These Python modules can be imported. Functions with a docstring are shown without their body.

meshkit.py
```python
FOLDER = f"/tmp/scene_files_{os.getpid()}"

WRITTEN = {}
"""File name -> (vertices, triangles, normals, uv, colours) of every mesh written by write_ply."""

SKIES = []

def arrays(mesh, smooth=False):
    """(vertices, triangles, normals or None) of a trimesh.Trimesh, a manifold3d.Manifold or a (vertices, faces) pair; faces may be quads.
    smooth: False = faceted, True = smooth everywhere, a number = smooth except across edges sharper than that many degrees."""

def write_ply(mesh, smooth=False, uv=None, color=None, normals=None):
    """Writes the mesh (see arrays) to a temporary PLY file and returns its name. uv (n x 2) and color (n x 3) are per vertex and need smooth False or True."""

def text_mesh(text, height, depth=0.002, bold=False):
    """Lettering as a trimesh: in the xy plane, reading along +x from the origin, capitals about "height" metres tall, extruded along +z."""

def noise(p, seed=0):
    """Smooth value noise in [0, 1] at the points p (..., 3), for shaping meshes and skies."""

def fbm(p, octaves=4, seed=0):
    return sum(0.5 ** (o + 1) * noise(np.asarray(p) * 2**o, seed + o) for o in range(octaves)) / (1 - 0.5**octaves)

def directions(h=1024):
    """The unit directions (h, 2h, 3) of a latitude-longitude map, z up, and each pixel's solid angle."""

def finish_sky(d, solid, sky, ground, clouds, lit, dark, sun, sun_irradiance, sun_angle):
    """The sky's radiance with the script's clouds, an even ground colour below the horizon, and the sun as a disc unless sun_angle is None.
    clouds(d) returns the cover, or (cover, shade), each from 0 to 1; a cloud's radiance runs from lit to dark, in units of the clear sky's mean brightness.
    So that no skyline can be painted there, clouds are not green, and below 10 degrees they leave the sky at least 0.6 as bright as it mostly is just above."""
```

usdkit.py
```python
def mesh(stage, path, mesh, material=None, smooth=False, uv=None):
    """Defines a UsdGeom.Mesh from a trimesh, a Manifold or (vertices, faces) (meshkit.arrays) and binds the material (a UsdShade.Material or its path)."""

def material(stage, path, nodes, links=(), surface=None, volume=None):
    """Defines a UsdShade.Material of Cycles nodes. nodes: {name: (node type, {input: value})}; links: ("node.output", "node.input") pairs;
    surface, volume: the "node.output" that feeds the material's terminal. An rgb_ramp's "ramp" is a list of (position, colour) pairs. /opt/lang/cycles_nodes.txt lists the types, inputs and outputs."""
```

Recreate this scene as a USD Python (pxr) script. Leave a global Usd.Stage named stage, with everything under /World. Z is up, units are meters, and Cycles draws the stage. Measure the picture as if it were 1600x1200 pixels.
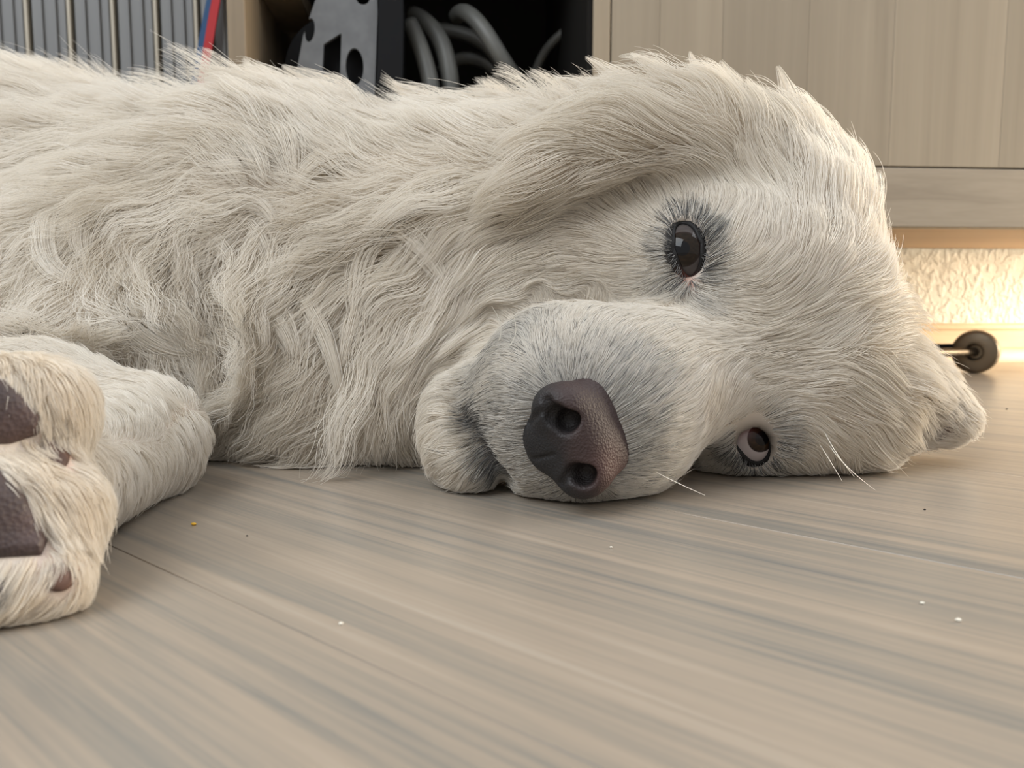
import math
import numpy as np
import trimesh
import usdkit
import meshkit
from scipy.spatial import cKDTree
from scipy import ndimage
from pxr import Usd, UsdGeom, UsdLux, UsdShade, Sdf, Gf, Vt

FUR = 1.0                                    # share of the full number of hairs
rng = np.random.default_rng(7)
stage = Usd.Stage.CreateInMemory()
UsdGeom.SetStageUpAxis(stage, 'Z')
UsdGeom.Xform.Define(stage, '/World')
UsdGeom.Scope.Define(stage, '/World/Looks')

# ------------------------------------------------------------------ camera
CAM_H, FPX = 0.097, 1250.0
PITCH = math.atan(130.0 / FPX)
cam = UsdGeom.Camera.Define(stage, '/World/camera')
cam.AddTranslateOp().Set((0, 0, CAM_H))
cam.AddRotateXOp().Set(90 - math.degrees(PITCH))
cam.CreateHorizontalApertureAttr(36.0)
cam.CreateVerticalApertureAttr(27.0)
cam.CreateFocalLengthAttr(36.0 * FPX / 1600)
cam.CreateFocusDistanceAttr(0.395)
cam.CreateFStopAttr(13.0)
cam.CreateClippingRangeAttr((0.02, 100))
cam.CreateExposureAttr(-0.06)

# ------------------------------------------------------------------ light
def usd_light(kind, name, intensity, color, size=None, pos=None, target=None):
    L = getattr(UsdLux, kind).Define(stage, '/World/' + name)
    L.CreateIntensityAttr(intensity)
    L.CreateColorAttr(Gf.Vec3f(*color))
    if size:
        L.CreateWidthAttr(size[0]); L.CreateHeightAttr(size[1])
    if pos is not None:
        p, t = np.array(pos, float), np.array(target, float)
        z = (p - t) / np.linalg.norm(p - t)
        up = np.array([0, 0, 1.0]) if abs(z[2]) < .95 else np.array([0, 1.0, 0])
        x = np.cross(up, z); x /= np.linalg.norm(x)
        y = np.cross(z, x)
        m = Gf.Matrix4d(*x, 0, *y, 0, *z, 0, *p, 1)
        L.AddTransformOp().Set(m)
    return L
usd_light('DomeLight', 'room_light', 0.22, (1.0, .99, .98))
usd_light('RectLight', 'window_light', 7.0, (.90, .96, 1.0), (1.5, 1.3), (-1.1, -.5, 1.75), (.05, .5, .1))
usd_light('RectLight', 'rear_window_light', 4.0, (.90, .95, 1.0), (1.4, .9), (1.15, .35, 1.7), (.1, .5, .12))
usd_light('RectLight', 'terrace_door_light', 62.0, (1.0, .86, .66), (.45, .40), (1.55, .93, .26), (.55, 1.12, 0))

# ------------------------------------------------------------------ pixel rays
R_ = np.array([1.0, 0, 0])
FW = np.array([0, math.cos(PITCH), -math.sin(PITCH)])
UP = np.array([0, math.sin(PITCH), math.cos(PITCH)])
CAM = np.array([0, 0, CAM_H])
def ray(px, py):
    return FW + R_ * ((px - 800) / FPX) + UP * ((600 - py) / FPX)
def F(px, py, d):
    return CAM + ray(px, py) * d
def G(px, py, z=0.0):
    r = ray(px, py)
    return CAM + r * ((z - CAM_H) / r[2])
def project(p):
    q = np.asarray(p) - CAM
    d = q @ FW
    return 800 + FPX * (q @ R_) / d, 600 - FPX * (q @ UP) / d, d

# ------------------------------------------------------------------ prims
used = {}
def numbered(path):
    n = used.get(path, -1) + 1
    used[path] = n
    return path if n == 0 else f'{path}_{n:03d}'
def xform(name, label, cat, loc=(0, 0, 0), group=None, kind=None):
    x = UsdGeom.Xform.Define(stage, numbered('/World/' + name))
    x.AddTranslateOp().Set(tuple(float(v) for v in loc))
    tag(x.GetPrim(), label, cat, group, kind)
    return x.GetPrim()
def tag(p, label=None, cat=None, group=None, kind=None):
    for k, v in (('label', label), ('category', cat), ('group', group), ('kind', kind)):
        if v:
            p.SetCustomDataByKey(k, v)
    return p
def offset_of(parent):
    o = np.zeros(3)
    while parent and str(parent.GetPath()) != '/World':
        t = parent.GetAttribute('xformOp:translate')
        if t and t.Get() is not None:
            o += np.array(t.Get())
        parent = parent.GetParent()
    return o
def obj(name, m, look, parent=None, smooth=False):
    """One mesh, given in world coordinates, under its parent."""
    base = str(parent.GetPath()) if parent else '/World'
    v, f, _ = meshkit.arrays(m, False)
    mm = trimesh.Trimesh(v - offset_of(parent), f, process=False)
    return usdkit.mesh(stage, numbered(base + '/' + name), mm, look, smooth=smooth).GetPrim()

def box(lo, hi, bevel=0.0):
    lo, hi = np.array(lo, float), np.array(hi, float)
    if bevel:
        pts = []
        for k in range(3):
            for s in np.ndindex(2, 2, 2):
                c = np.where(np.array(s) == 1, hi - bevel, lo + bevel)
                c[k] = hi[k] if s[k] else lo[k]
                pts.append(c)
        return trimesh.convex.convex_hull(np.array(pts))
    return trimesh.creation.box(bounds=[lo, hi])
def tube(path, r, sides=12, close=True):
    p = np.asarray(path, float)
    r = np.broadcast_to(r, (len(p),))
    t = np.gradient(p, axis=0); t /= np.linalg.norm(t, axis=1, keepdims=True)
    n = np.cross(t[0], [0.3, 0.2, 1]); n /= np.linalg.norm(n)
    rings = []
    for k in range(len(p)):
        n = n - t[k] * (n @ t[k]); n /= np.linalg.norm(n)
        b = np.cross(t[k], n)
        a = np.arange(sides) * 2 * np.pi / sides
        rings.append(p[k] + r[k] * (np.cos(a)[:, None] * n + np.sin(a)[:, None] * b))
    v = np.vstack(rings)
    f = []
    for k in range(len(p) - 1):
        for j in range(sides):
            a, b_, c, d = k * sides + j, k * sides + (j + 1) % sides, (k + 1) * sides + (j + 1) % sides, (k + 1) * sides + j
            f += [[a, b_, c], [a, c, d]]
    if close:
        v = np.vstack([v, p[:1], p[-1:]])
        n0, n1 = len(v) - 2, len(v) - 1
        e = (len(p) - 1) * sides
        for j in range(sides):
            f += [[n0, (j + 1) % sides, j], [n1, e + j, e + (j + 1) % sides]]
    return trimesh.Trimesh(v, np.array(f), process=False)
def spline(pts, n=40):
    from scipy.interpolate import CubicSpline
    p = np.asarray(pts, float)
    s = np.r_[0, np.cumsum(np.linalg.norm(np.diff(p, axis=0), axis=1))]
    return CubicSpline(s, p)(np.linspace(0, s[-1], n))

# ------------------------------------------------------------------ materials
def mat(name, nodes, links=(), surface='p.BSDF'):
    return usdkit.material(stage, '/World/Looks/' + name, nodes, links, surface=surface)
def plain(name, color, rough=.5, **kw):
    return mat(name, {'p': ('principled_bsdf', dict(base_color=color, roughness=rough, **kw))})
def speckled(name, c0, c1, scale, rough=.5, bump=0.0, bscale=None, **kw):
    n = {'g': ('geometry', {}), 'n': ('noise_texture', {'scale': scale, 'detail': 4.0}),
         'r': ('rgb_ramp', {'ramp': [(.3, c0), (.7, c1)]}),
         'p': ('principled_bsdf', dict(roughness=rough, **kw))}
    l = [('g.position', 'n.vector'), ('n.fac', 'r.fac'), ('r.color', 'p.base_color')]
    if bump:
        n['n2'] = ('noise_texture', {'scale': bscale or scale * 3, 'detail': 3.0})
        n['b'] = ('bump', {'strength': 1.0, 'distance': bump})
        l += [('g.position', 'n2.vector'), ('n2.fac', 'b.height'), ('b.normal', 'p.normal')]
    return mat(name, n, l)
def wood(name, ramp, rot, stretch, rough=.5, fine=.35, bump=.0002, coat=0.0):
    """Grain along local y after rotating the world by rot (degrees, xyz); stretch = scale of the three axes."""
    n = {'g': ('geometry', {}),
         'm1': ('mapping', {'mapping_type': 'point', 'rotation': tuple(math.radians(a) for a in rot)}),
         'm2': ('mapping', {'mapping_type': 'point', 'scale': stretch}),
         'm3': ('mapping', {'mapping_type': 'point', 'scale': (stretch[0] * 6, stretch[1] * 2.4, stretch[2] * 6)}),
         'n1': ('noise_texture', {'scale': 1.0, 'detail': 5.0, 'roughness': .6, 'distortion': .9}),
         'n2': ('noise_texture', {'scale': 1.0, 'detail': 7.0, 'roughness': .68, 'distortion': .3}),
         'mx': ('mix_float', {'fac': fine}),
         'r': ('rgb_ramp', {'ramp': ramp}),
         'b': ('bump', {'strength': 1.0, 'distance': bump}),
         'p': ('principled_bsdf', {'roughness': rough, 'coat_weight': coat, 'coat_roughness': .25})}
    l = [('g.position', 'm1.vector'), ('m1.vector', 'm2.vector'), ('m1.vector', 'm3.vector'), ('m2.vector', 'n1.vector'), ('m3.vector', 'n2.vector'),
         ('n1.fac', 'mx.a'), ('n2.fac', 'mx.b'), ('mx.result', 'r.fac'), ('r.color', 'p.base_color'), ('mx.result', 'b.height'), ('b.normal', 'p.normal')]
    return mat(name, n, l)

GRAIN = math.atan2(1460, FPX)                # floor boards run away to the left at this angle from straight ahead
M_floor = wood('floor_wood', [(.32, (.14, .14, .136)), (.43, (.215, .195, .168)), (.50, (.275, .233, .188)), (.58, (.325, .265, .207)), (.76, (.41, .36, .30))],
               (0, 0, -math.degrees(GRAIN)), (32, 1.4, 32), rough=.30, fine=.56, bump=.00016)
M_drawer = wood('drawer_wood', [(.3, (.235, .185, .128)), (.5, (.28, .225, .157)), (.7, (.32, .262, .187))], (90, 0, 0), (28, 1.2, 28), rough=.5, fine=.3)
M_rail = wood('rail_wood', [(.3, (.215, .175, .13)), (.5, (.265, .22, .165)), (.7, (.31, .26, .20))], (0, 0, 90), (60, 1.5, 60), rough=.5, fine=.3)
M_under = wood('raw_pine', [(.3, (.50, .33, .18)), (.5, (.62, .43, .25)), (.7, (.70, .52, .32))], (0, 0, 90), (40, 1.6, 40), rough=.55)
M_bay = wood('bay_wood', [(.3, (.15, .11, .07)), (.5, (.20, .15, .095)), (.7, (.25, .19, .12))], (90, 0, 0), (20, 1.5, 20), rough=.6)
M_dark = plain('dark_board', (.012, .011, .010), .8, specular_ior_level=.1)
M_trim = wood('skirting_wood', [(.3, (.62, .45, .28)), (.5, (.70, .53, .34)), (.7, (.76, .60, .41))], (0, 0, 90), (30, 1.5, 30), rough=.4)
M_wall = mat('woodchip_wallpaper', {
    'g': ('geometry', {}), 'm': ('mapping', {'mapping_type': 'point', 'scale': (1.0, 1.0, .75)}),
    'v': ('noise_texture', {'scale': 95.0, 'detail': 3.0, 'roughness': .55, 'distortion': .8}),
    'r': ('map_range', {'range_type': 'smoothstep', 'from_min': .42, 'from_max': .62, 'to_min': 0.0, 'to_max': 1.0}),
    'b': ('bump', {'strength': 1.0, 'distance': .0016}),
    'p': ('principled_bsdf', {'base_color': (.80, .76, .66), 'roughness': .7})},
    [('g.position', 'm.vector'), ('m.vector', 'v.vector'), ('v.fac', 'r.value'), ('r.result', 'b.height'), ('b.normal', 'p.normal')])
M_rad = plain('radiator_enamel', (.165, .165, .165), .5)
M_rad_edge = plain('radiator_edge', (.42, .37, .29), .4)
M_reel = speckled('reel_plastic', (.10, .102, .106), (.135, .138, .142), 60, .55)
M_black = plain('black_rubber', (.006, .006, .007), .7, specular_ior_level=.15)
M_cable = speckled('cable_sheath', (.075, .075, .07), (.10, .10, .09), 40, .5)
M_red = plain('red_webbing', (.42, .015, .02), .7)
M_blue = plain('blue_webbing', (.012, .06, .16), .7)
M_bronze = plain('bronze', (.17, .135, .095), .40, metallic=.85)
M_crumb_y = plain('crumb_yellow', (.75, .42, .03), .6)
M_crumb_w = plain('crumb_white', (.75, .70, .60), .7)
M_crumb_d = plain('crumb_dark', (.03, .025, .02), .7)

# ------------------------------------------------------------------ the room
gd = np.array([-math.sin(GRAIN), math.cos(GRAIN), 0]); gv = np.array([gd[1], -gd[0], 0])   # along and across the boards
fl = UsdGeom.Xform.Define(stage, '/World/floor').GetPrim()
tag(fl, 'greige wood-grain laminate floor under the dog', None, None, 'structure')
SEAM = G(420, 965) @ gv
PW = .192
def plank(v0, u0, u1):
    c = [(u0, v0), (u1, v0), (u1, v0 + PW), (u0, v0 + PW)]
    e = .0004
    top = [gd * (u + (e if k in (0, 3) else -e)) + gv * (v + (e if k < 2 else -e)) for k, (u, v) in enumerate(c)]
    mid = [gd * u + gv * v - np.array([0, 0, .0006]) for u, v in c]
    low = [gd * u + gv * v - np.array([0, 0, .010]) for u, v in c]
    v = np.array(top + mid + low)
    f = [[0, 1, 2, 3], [11, 10, 9, 8]]
    for a in (0, 4):
        for k in range(4):
            f.append([a + k, a + 4 + k, a + 4 + (k + 1) % 4, a + (k + 1) % 4])
    t = trimesh.Trimesh(v, np.array([[q[0], q[1], q[2]] for q in f] + [[q[0], q[2], q[3]] for q in f]), process=False)
    t.fix_normals()
    return t
WALL_Y = None
TH = math.radians(5.0)
bu = np.array([math.cos(TH), math.sin(TH), 0]); bn = np.array([-math.sin(TH), math.cos(TH), 0])   # along the wall, into the wall
B0 = G(1500, 564)                                        # where skirting meets floor
bu_off = 0.0
def BG(u, n, z):                                         # wall frame: u to the right, n behind the wall face, z up
    return B0 * [1, 1, 0] + bu * u + bn * n + np.array([0, 0, z])
def W(m):                                                # a mesh built in wall axes (u, n, z) put in the room
    v, f, _ = meshkit.arrays(m, False)
    t = trimesh.Trimesh(np.array([B0 * [1, 1, 0] + bu * a + bn * b + np.array([0, 0, c]) for a, b, c in v]), f, process=False)
    return t
def hit(px, py, n):
    """(u, z) where the sight line of a pixel meets the upright plane n in front of (negative) the wall."""
    r = ray(px, py)
    p0 = B0 * [1, 1, 0] + bn * n
    t = ((p0 - CAM) @ bn) / (r @ bn)
    p = CAM + r * t
    return (p - p0) @ bu, p[2]
corner = BG(0, 0.03, 0)
for i in range(-9, 12):
    v0 = SEAM + i * PW
    obj('plank', plank(v0, -2.2, 2.9), M_floor, fl)

wl = obj('wall_back', W(box((-2.2, 0, -.01), (1.6, .08, 2.4))), M_wall)
tag(wl, 'cream woodchip wallpaper wall behind the desk and radiator', None, None, 'structure')
bs = UsdGeom.Xform.Define(stage, '/World/baseboard_back').GetPrim()
tag(bs, 'pale pine skirting board along the foot of the wall', None, None, 'structure')
def moulding(profile, u0, u1):
    from shapely.geometry import Polygon
    m = trimesh.creation.extrude_polygon(Polygon(profile), u1 - u0, engine='earcut')
    v = m.vertices
    return trimesh.Trimesh(np.stack([u0 + v[:, 2], -v[:, 0], v[:, 1]], 1), m.faces[:, ::-1], process=False)
zt = hit(1500, 505, 0)[1]
obj('skirting_face', W(moulding([(0, .022), (.010, .022), (.010, zt - .012), (.0125, zt - .008), (.011, zt - .003), (.006, zt), (0, zt)], -2.2, 1.6)), M_trim, bs)
q = [(0, 0)] + [(.016 * math.cos(a) + .002, .024 * math.sin(a)) for a in np.linspace(0, math.pi / 2, 9)] + [(0, .024)]
obj('quarter_round', W(moulding(q, -2.2, 1.6)), M_trim, bs)

# ------------------------------------------------------------------ radiator
NR = -.075
rad = xform('radiator', 'grey ribbed panel radiator on the wall behind the dog\'s back', 'radiator', BG(-1.3, NR, 0))
ue = [hit(x, 40, NR)[0] for x in (-155, -88, -21, 45, 112, 180, 247, 310, 372)]
def rib(u0, u1):
    w = u1 - u0
    pr = [(0, .03), (.002, .006), (.10, 0), (.28, 0), (.31, -.0035), (.35, -.0035), (.38, 0), (.60, 0), (.63, -.0035), (.67, -.0035), (.70, 0), (.86, 0), (.93, .006)]
    p = [(u0 + (a * w if a > .004 else a), b) for a, b in pr] + [(u0 + .94 * w, .03)]
    from shapely.geometry import Polygon
    m = trimesh.creation.extrude_polygon(Polygon([(a, NR + b) for a, b in p]), .56, engine='earcut')
    v = m.vertices
    return W(trimesh.Trimesh(np.stack([v[:, 0], v[:, 1], v[:, 2] + .07], 1), m.faces, process=False))
for a, b in zip(ue[:-1], ue[1:]):
    obj('radiator_section', rib(a, b), M_rad, rad, 20)
    obj('edge_strip', W(box((b - .0062, NR + .001, .075), (b - .0012, NR + .03, .625), .001)), M_rad_edge, rad)
obj('top_grille', W(box((ue[0], NR + .002, .63), (ue[-1], NR + .05, .645), .003)), M_rad, rad)
for k in (1, 6):
    obj('wall_bracket', W(box((ue[k], NR + .03, .5), (ue[k] + .03, 0, .53))), M_rad, rad)

# ------------------------------------------------------------------ desk
NF = -.362
u_l0, z_rail = hit(927, 60, NF)[0], hit(1480, 262, NF)[1]
u_l1 = hit(955, 60, NF)[0]
z_bot = hit(1480, 355, NF)[1]
u_r = u_l1 + .95
desk = xform('desk', 'pale wood desk with drawer pedestal and open bay behind the dog', 'desk', BG(u_l0, NF, 0))
obj('side_panel', W(box((u_l0, NF, z_bot), (u_l1 - .0008, -.012, .72), .0012)), M_drawer, desk)
obj('side_panel', W(box((u_r, NF, z_bot), (u_r + .02, -.012, .72), .0012)), M_drawer, desk)
for dn in (.01, .30):
    obj('leg', W(box((u_r - .03, NF + dn, 0), (u_r + .01, NF + dn + .04, z_bot), .002)), M_drawer, desk)
# the drawer front is glued up from upright staves
dz0, dz1 = z_rail + .001, .50
xs = [955, 1030, 1128, 1262, 1395, 1570, 1700, 1830, 1990, 2200]
us = [hit(x, 100, NF)[0] for x in xs[:-1]] + [u_r - .001]
us[0] = u_l1 + .0004
df = obj('drawer_front', W(box((us[0], NF + .006, dz0), (us[-1], NF + .02, dz1))), M_drawer, desk)
stave_mats = []
for k in range(3):
    g = (1.0, .93, 1.06)[k]
    stave_mats.append(wood(f'stave_wood_{"abc"[k]}', [(.3, (.225 * g, .183 * g, .130 * g)), (.5, (.262 * g, .215 * g, .155 * g)), (.7, (.298 * g, .247 * g, .18 * g))], (90, 0, 0), (28, 1.2, 28), rough=.5, fine=.3))
for k in range(len(us) - 1):
    obj('stave', W(box((us[k] + .0001, NF, dz0), (us[k + 1] - .0001, NF + .006, dz1), .0003)), stave_mats[(0, 2, 1, 0, 2, 1, 0, 1, 2)[k]], df)
obj('drawer_front', W(box((us[0], NF, .503), (u_r - .001, NF + .02, .70), .001)), M_drawer, desk)
obj('bottom_rail', W(box((u_l1, NF - .0008, z_bot), (u_r, NF + .02, z_rail - .001), .0008)), M_rail, desk)
obj('bottom_panel', W(box((u_l1, NF + .0205, z_bot + .0005), (u_r, -.0125, z_bot + .016))), M_under, desk)
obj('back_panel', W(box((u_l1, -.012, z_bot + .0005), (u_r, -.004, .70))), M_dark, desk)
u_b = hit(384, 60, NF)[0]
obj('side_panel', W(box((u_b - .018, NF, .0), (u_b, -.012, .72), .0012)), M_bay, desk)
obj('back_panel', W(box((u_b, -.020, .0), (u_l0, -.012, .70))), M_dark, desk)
obj('desk_top', W(box((u_b - .04, NF - .02, .72), (u_r + .04, -.002, .748), .003)), M_drawer, desk)
ub2, zb2 = hit(470, 22, NF + .13)
obj('shelf_batten', W(box((u_b, NF + .06, zb2), (ub2 + .008, NF + .20, zb2 + .022), .001)), M_bay, desk)
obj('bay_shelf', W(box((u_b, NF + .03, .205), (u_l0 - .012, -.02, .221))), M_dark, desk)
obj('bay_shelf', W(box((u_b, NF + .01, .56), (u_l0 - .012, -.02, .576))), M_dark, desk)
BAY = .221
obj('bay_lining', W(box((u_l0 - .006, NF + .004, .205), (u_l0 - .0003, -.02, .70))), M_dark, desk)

# ------------------------------------------------------------------ cable reel in the bay
from shapely.geometry import Polygon, Point
from shapely import affinity
NC = NF + .055
def pp(pts):
    return [hit(x, y, NC) for x, y in pts]
cu, cz = hit(640, 92, NC)
plate = Polygon(pp([(463, 118), (466, 98), (474, 55), (490, 8), (505, -35), (560, -95), (586, -100), (590, 20), (586, 130), (583, 230), (480, 230)]))
holes = [affinity.rotate(affinity.scale(Point(*hit(484, 47, NC)).buffer(.001 * 12.5), .42, 1.0), -8),
         Polygon(pp([(507, 70), (532, 54), (530, 118), (505, 108)])).buffer(.001),
         affinity.scale(Point(*hit(554, 104, NC)).buffer(.0195), .50, 1.0),
         affinity.scale(Point(*hit(567, -4, NC)).buffer(.0075), 1.0, 1.0)]
for h in holes:
    plate = plate.difference(h)
def upright(poly, n0, thick):
    m = trimesh.creation.extrude_polygon(poly, thick, engine='earcut')
    v = m.vertices
    return W(trimesh.Trimesh(np.stack([v[:, 0], n0 + v[:, 2], v[:, 1]], 1), m.faces[:, ::-1], process=False))
plate = plate.intersection(Polygon([(cu - .5, BAY), (cu + .3, BAY), (cu + .3, .53), (cu - .5, .53)]))
reel = xform('cable_reel', 'grey cut-out flange of a cable reel standing in the dark desk bay', 'cable reel', (lambda p: (p[0], p[1], BAY))(BG(hit(540, 100, NC)[0], NC, 0)))
obj('flange', upright(plate, NC, .006), M_reel, reel, 30)
rim = Polygon(pp([(586, 230), (589, 130), (592, 20), (590, -90), (622, -90), (630, 0), (630, 60), (628, 230)])).intersection(Polygon([(cu - .5, BAY), (cu + .3, BAY), (cu + .3, .53), (cu - .5, .53)]))
obj('rubber_rim', upright(rim, NC - .004, .075), M_black, reel, 30)
hub = affinity.scale(Point(*hit(520, 105, NC)).buffer(.055), 1, 1.1).intersection(Polygon([(cu - .5, BAY), (cu + .3, BAY), (cu + .3, .53), (cu - .5, .53)]))
obj('hub', upright(hub, NC + .02, .04), M_black, reel, 30)

# ------------------------------------------------------------------ loops of cable
def cable(pix, n, r, label):
    pts = [BG(*(lambda h: (h[0], n + dn, h[1]))(hit(x, y, n + dn))) for x, y, dn in pix]
    p = spline(pts, 46)
    p[:, 2] = np.maximum(p[:, 2], BAY + r)
    lo = p[np.argmin(p[:, 2])]
    c = xform('power_cable', label, 'cable', (lo[0], lo[1], lo[2] - r), 'cables coiled in the desk bay')
    obj('cable_sheath', tube(p, r, 14), M_cable, c, True)
    return c
cable([(640, 36, .02), (652, 62, .012), (668, 110, .0), (678, 190, .0), (668, 250, .02), (655, 345, .05)], NC + .03, .0098, 'grey cable loop closest to the reel rim')
cable([(645, 24, .05), (664, 34, .03), (690, 68, .01), (704, 130, .0), (708, 220, .01), (690, 345, .05)], NC + .045, .0105, 'thick grey cable arching beside the first loop')
cable([(640, 40, .06), (700, 48, .06), (745, 62, .05), (775, 90, .05), (800, 150, .05), (840, 250, .05), (850, 330, .06)], NC + .08, .0085, 'cable crossing low behind the arched loops')
cable([(712, 27, .06), (735, 24, .02), (765, 60, .0), (795, 108, .0), (840, 170, .02), (880, 260, .03), (885, 345, .04)], NC + .03, .0095, 'grey cable with a raised bent end in the bay')
cable([(690, 112, .11), (740, 92, .09), (790, 122, .08), (830, 180, .09), (850, 260, .10), (840, 330, .11)], NC + .06, .0085, 'shorter cable curl under the raised cable')
cable([(815, 330, .12), (822, 190, .11), (838, 110, .10), (860, 70, .08), (890, 44, .07), (912, 33, .09), (914, 20, .13)], NC + .07, .0060, 'thin cable curving up to the right side of the bay')

# ------------------------------------------------------------------ strap in front of the radiator
NS = NR - .02
def band(pts, w, name, m, prim):
    c = [hit(x, y, NS) for x, y in pts]
    pl, pr_ = [(a - w / 2, z) for a, z in c], [(a + w / 2, z) for a, z in c]
    return obj(name, upright(Polygon(pl + pr_[::-1]), NS, .004), m, prim)
sx, sz = hit(318, 110, NS)
strap = xform('dog_lead', 'red and blue webbing lead hanging down in front of the radiator', 'lead', BG(sx, NS, .0))
band([(352, -111), (346, -80), (337, 0), (330, 40), (322, 90), (316, 126), (310, 180), (300, 300)], .0112, 'red_band', M_red, strap)
band([(341, -111), (336, -80), (327, 0), (319, 40), (310, 90), (304, 126), (297, 180), (285, 300)], .0075, 'blue_band', M_blue, strap)
u0, z0 = hit(352, -111, NS)
obj('hook', W(box((u0 - .018, NS, .6452), (u0 + .010, NR + .04, .652), .001)), M_black, strap)

# ------------------------------------------------------------------ bronze rod end near the skirting
kc = G(1522, 583); kd = project(kc)[2]
kr = 33.5 * kd / FPX
kx = np.array([1.0, 0, 0])
knob = xform('metal_rod', 'dark bronze metal rod with a round disc end lying by the skirting', 'rod', (kc[0], kc[1], 0))
ax = np.array([.42, .90, 0.0]); ax /= np.linalg.norm(ax)          # the axle of the disc: the rod leaves it towards the camera's left
ax = np.array([-.62, -.78, 0]); ax /= np.linalg.norm(ax)
def lathe(profile, centre, axis, n=40):
    m = trimesh.creation.revolve(np.array(profile, float), sections=n)
    m.apply_transform(trimesh.geometry.align_vectors([0, 0, 1], axis))
    m.apply_translation(centre)
    return m
kcen = np.array([kc[0], kc[1], kr])
R = kr
prof = [(0, -.45 * R), (.62 * R, -.45 * R), (.90 * R, -.36 * R), (R, -.18 * R), (R, .10 * R), (.95 * R, .24 * R), (.80 * R, .33 * R), (.46 * R, .35 * R), (.44 * R, .38 * R), (.40 * R, .38 * R), (.36 * R, .30 * R), (.30 * R, .05 * R), (0, .05 * R)]
obj('disc', lathe(prof, kcen, ax), M_bronze, knob, 30)
prof2 = [(0, 0), (.86 * R, 0), (.90 * R, .03 * R), (.90 * R, .27 * R), (.86 * R, .30 * R), (0, .30 * R)]
obj('rear_disc', lathe(prof2, kcen + np.array([.30, .42, 0]) * R * 1.1 + [0, 0, -.10 * R], ax), M_bronze, knob, 30)
e1 = F(1395, 556, kd - .10); e1[2] = kcen[2] + .002
e1 = kcen + ax * .01 + np.array([-.115, -.035, .0])
obj('rod', tube(np.linspace(kcen + ax * .05 * R, e1, 6), .20 * R, 16), M_bronze, knob, True)
obj('rear_rod', tube(np.linspace(kcen + np.array([-.1, .6, .22]) * R, kcen + np.array([-2.1, .25, .22]) * R, 6), .13 * R, 12), M_black, knob, True)

# ------------------------------------------------------------------ crumbs
def crumb(px, py, r, m, label, seed, cat='crumb'):
    s = trimesh.creation.icosphere(2, 1.0)
    v = s.vertices * (1 + .5 * (meshkit.noise(s.vertices * 1.7 + 9, seed)[:, None] - .5))
    v = v * [r, r * .8, r * .55]
    p = G(px, py)
    v[:, 2] -= v[:, 2].min()
    x = obj('crumb', trimesh.Trimesh(v + p, s.faces, process=False), m)
    tag(x, label, cat, None)
crumb(303, 821, .0011, M_crumb_y, 'tiny yellow crumb on the floor right of the paw', 1)
crumb(955, 856, .0006, M_crumb_w, 'tiny pale crumb on the floor below the nose', 2)
crumb(1441, 944, .0007, M_crumb_w, 'pale speck on the floor at right, upper of two', 3)
crumb(1497, 971, .0009, M_crumb_w, 'pale speck on the floor at right, lower of two', 4)
crumb(533, 976, .0007, M_crumb_w, 'pale speck on the floor left of centre foreground', 5)
crumb(386, 838, .0005, M_crumb_d, 'dark speck on the floor near the yellow crumb', 6)
crumb(1445, 797, .0006, M_crumb_d, 'dark speck on the floor below the lower ear', 7)
crumb(1573, 640, .0010, M_crumb_d, 'dark speck on the sunlit floor by the rod', 8)
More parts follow.
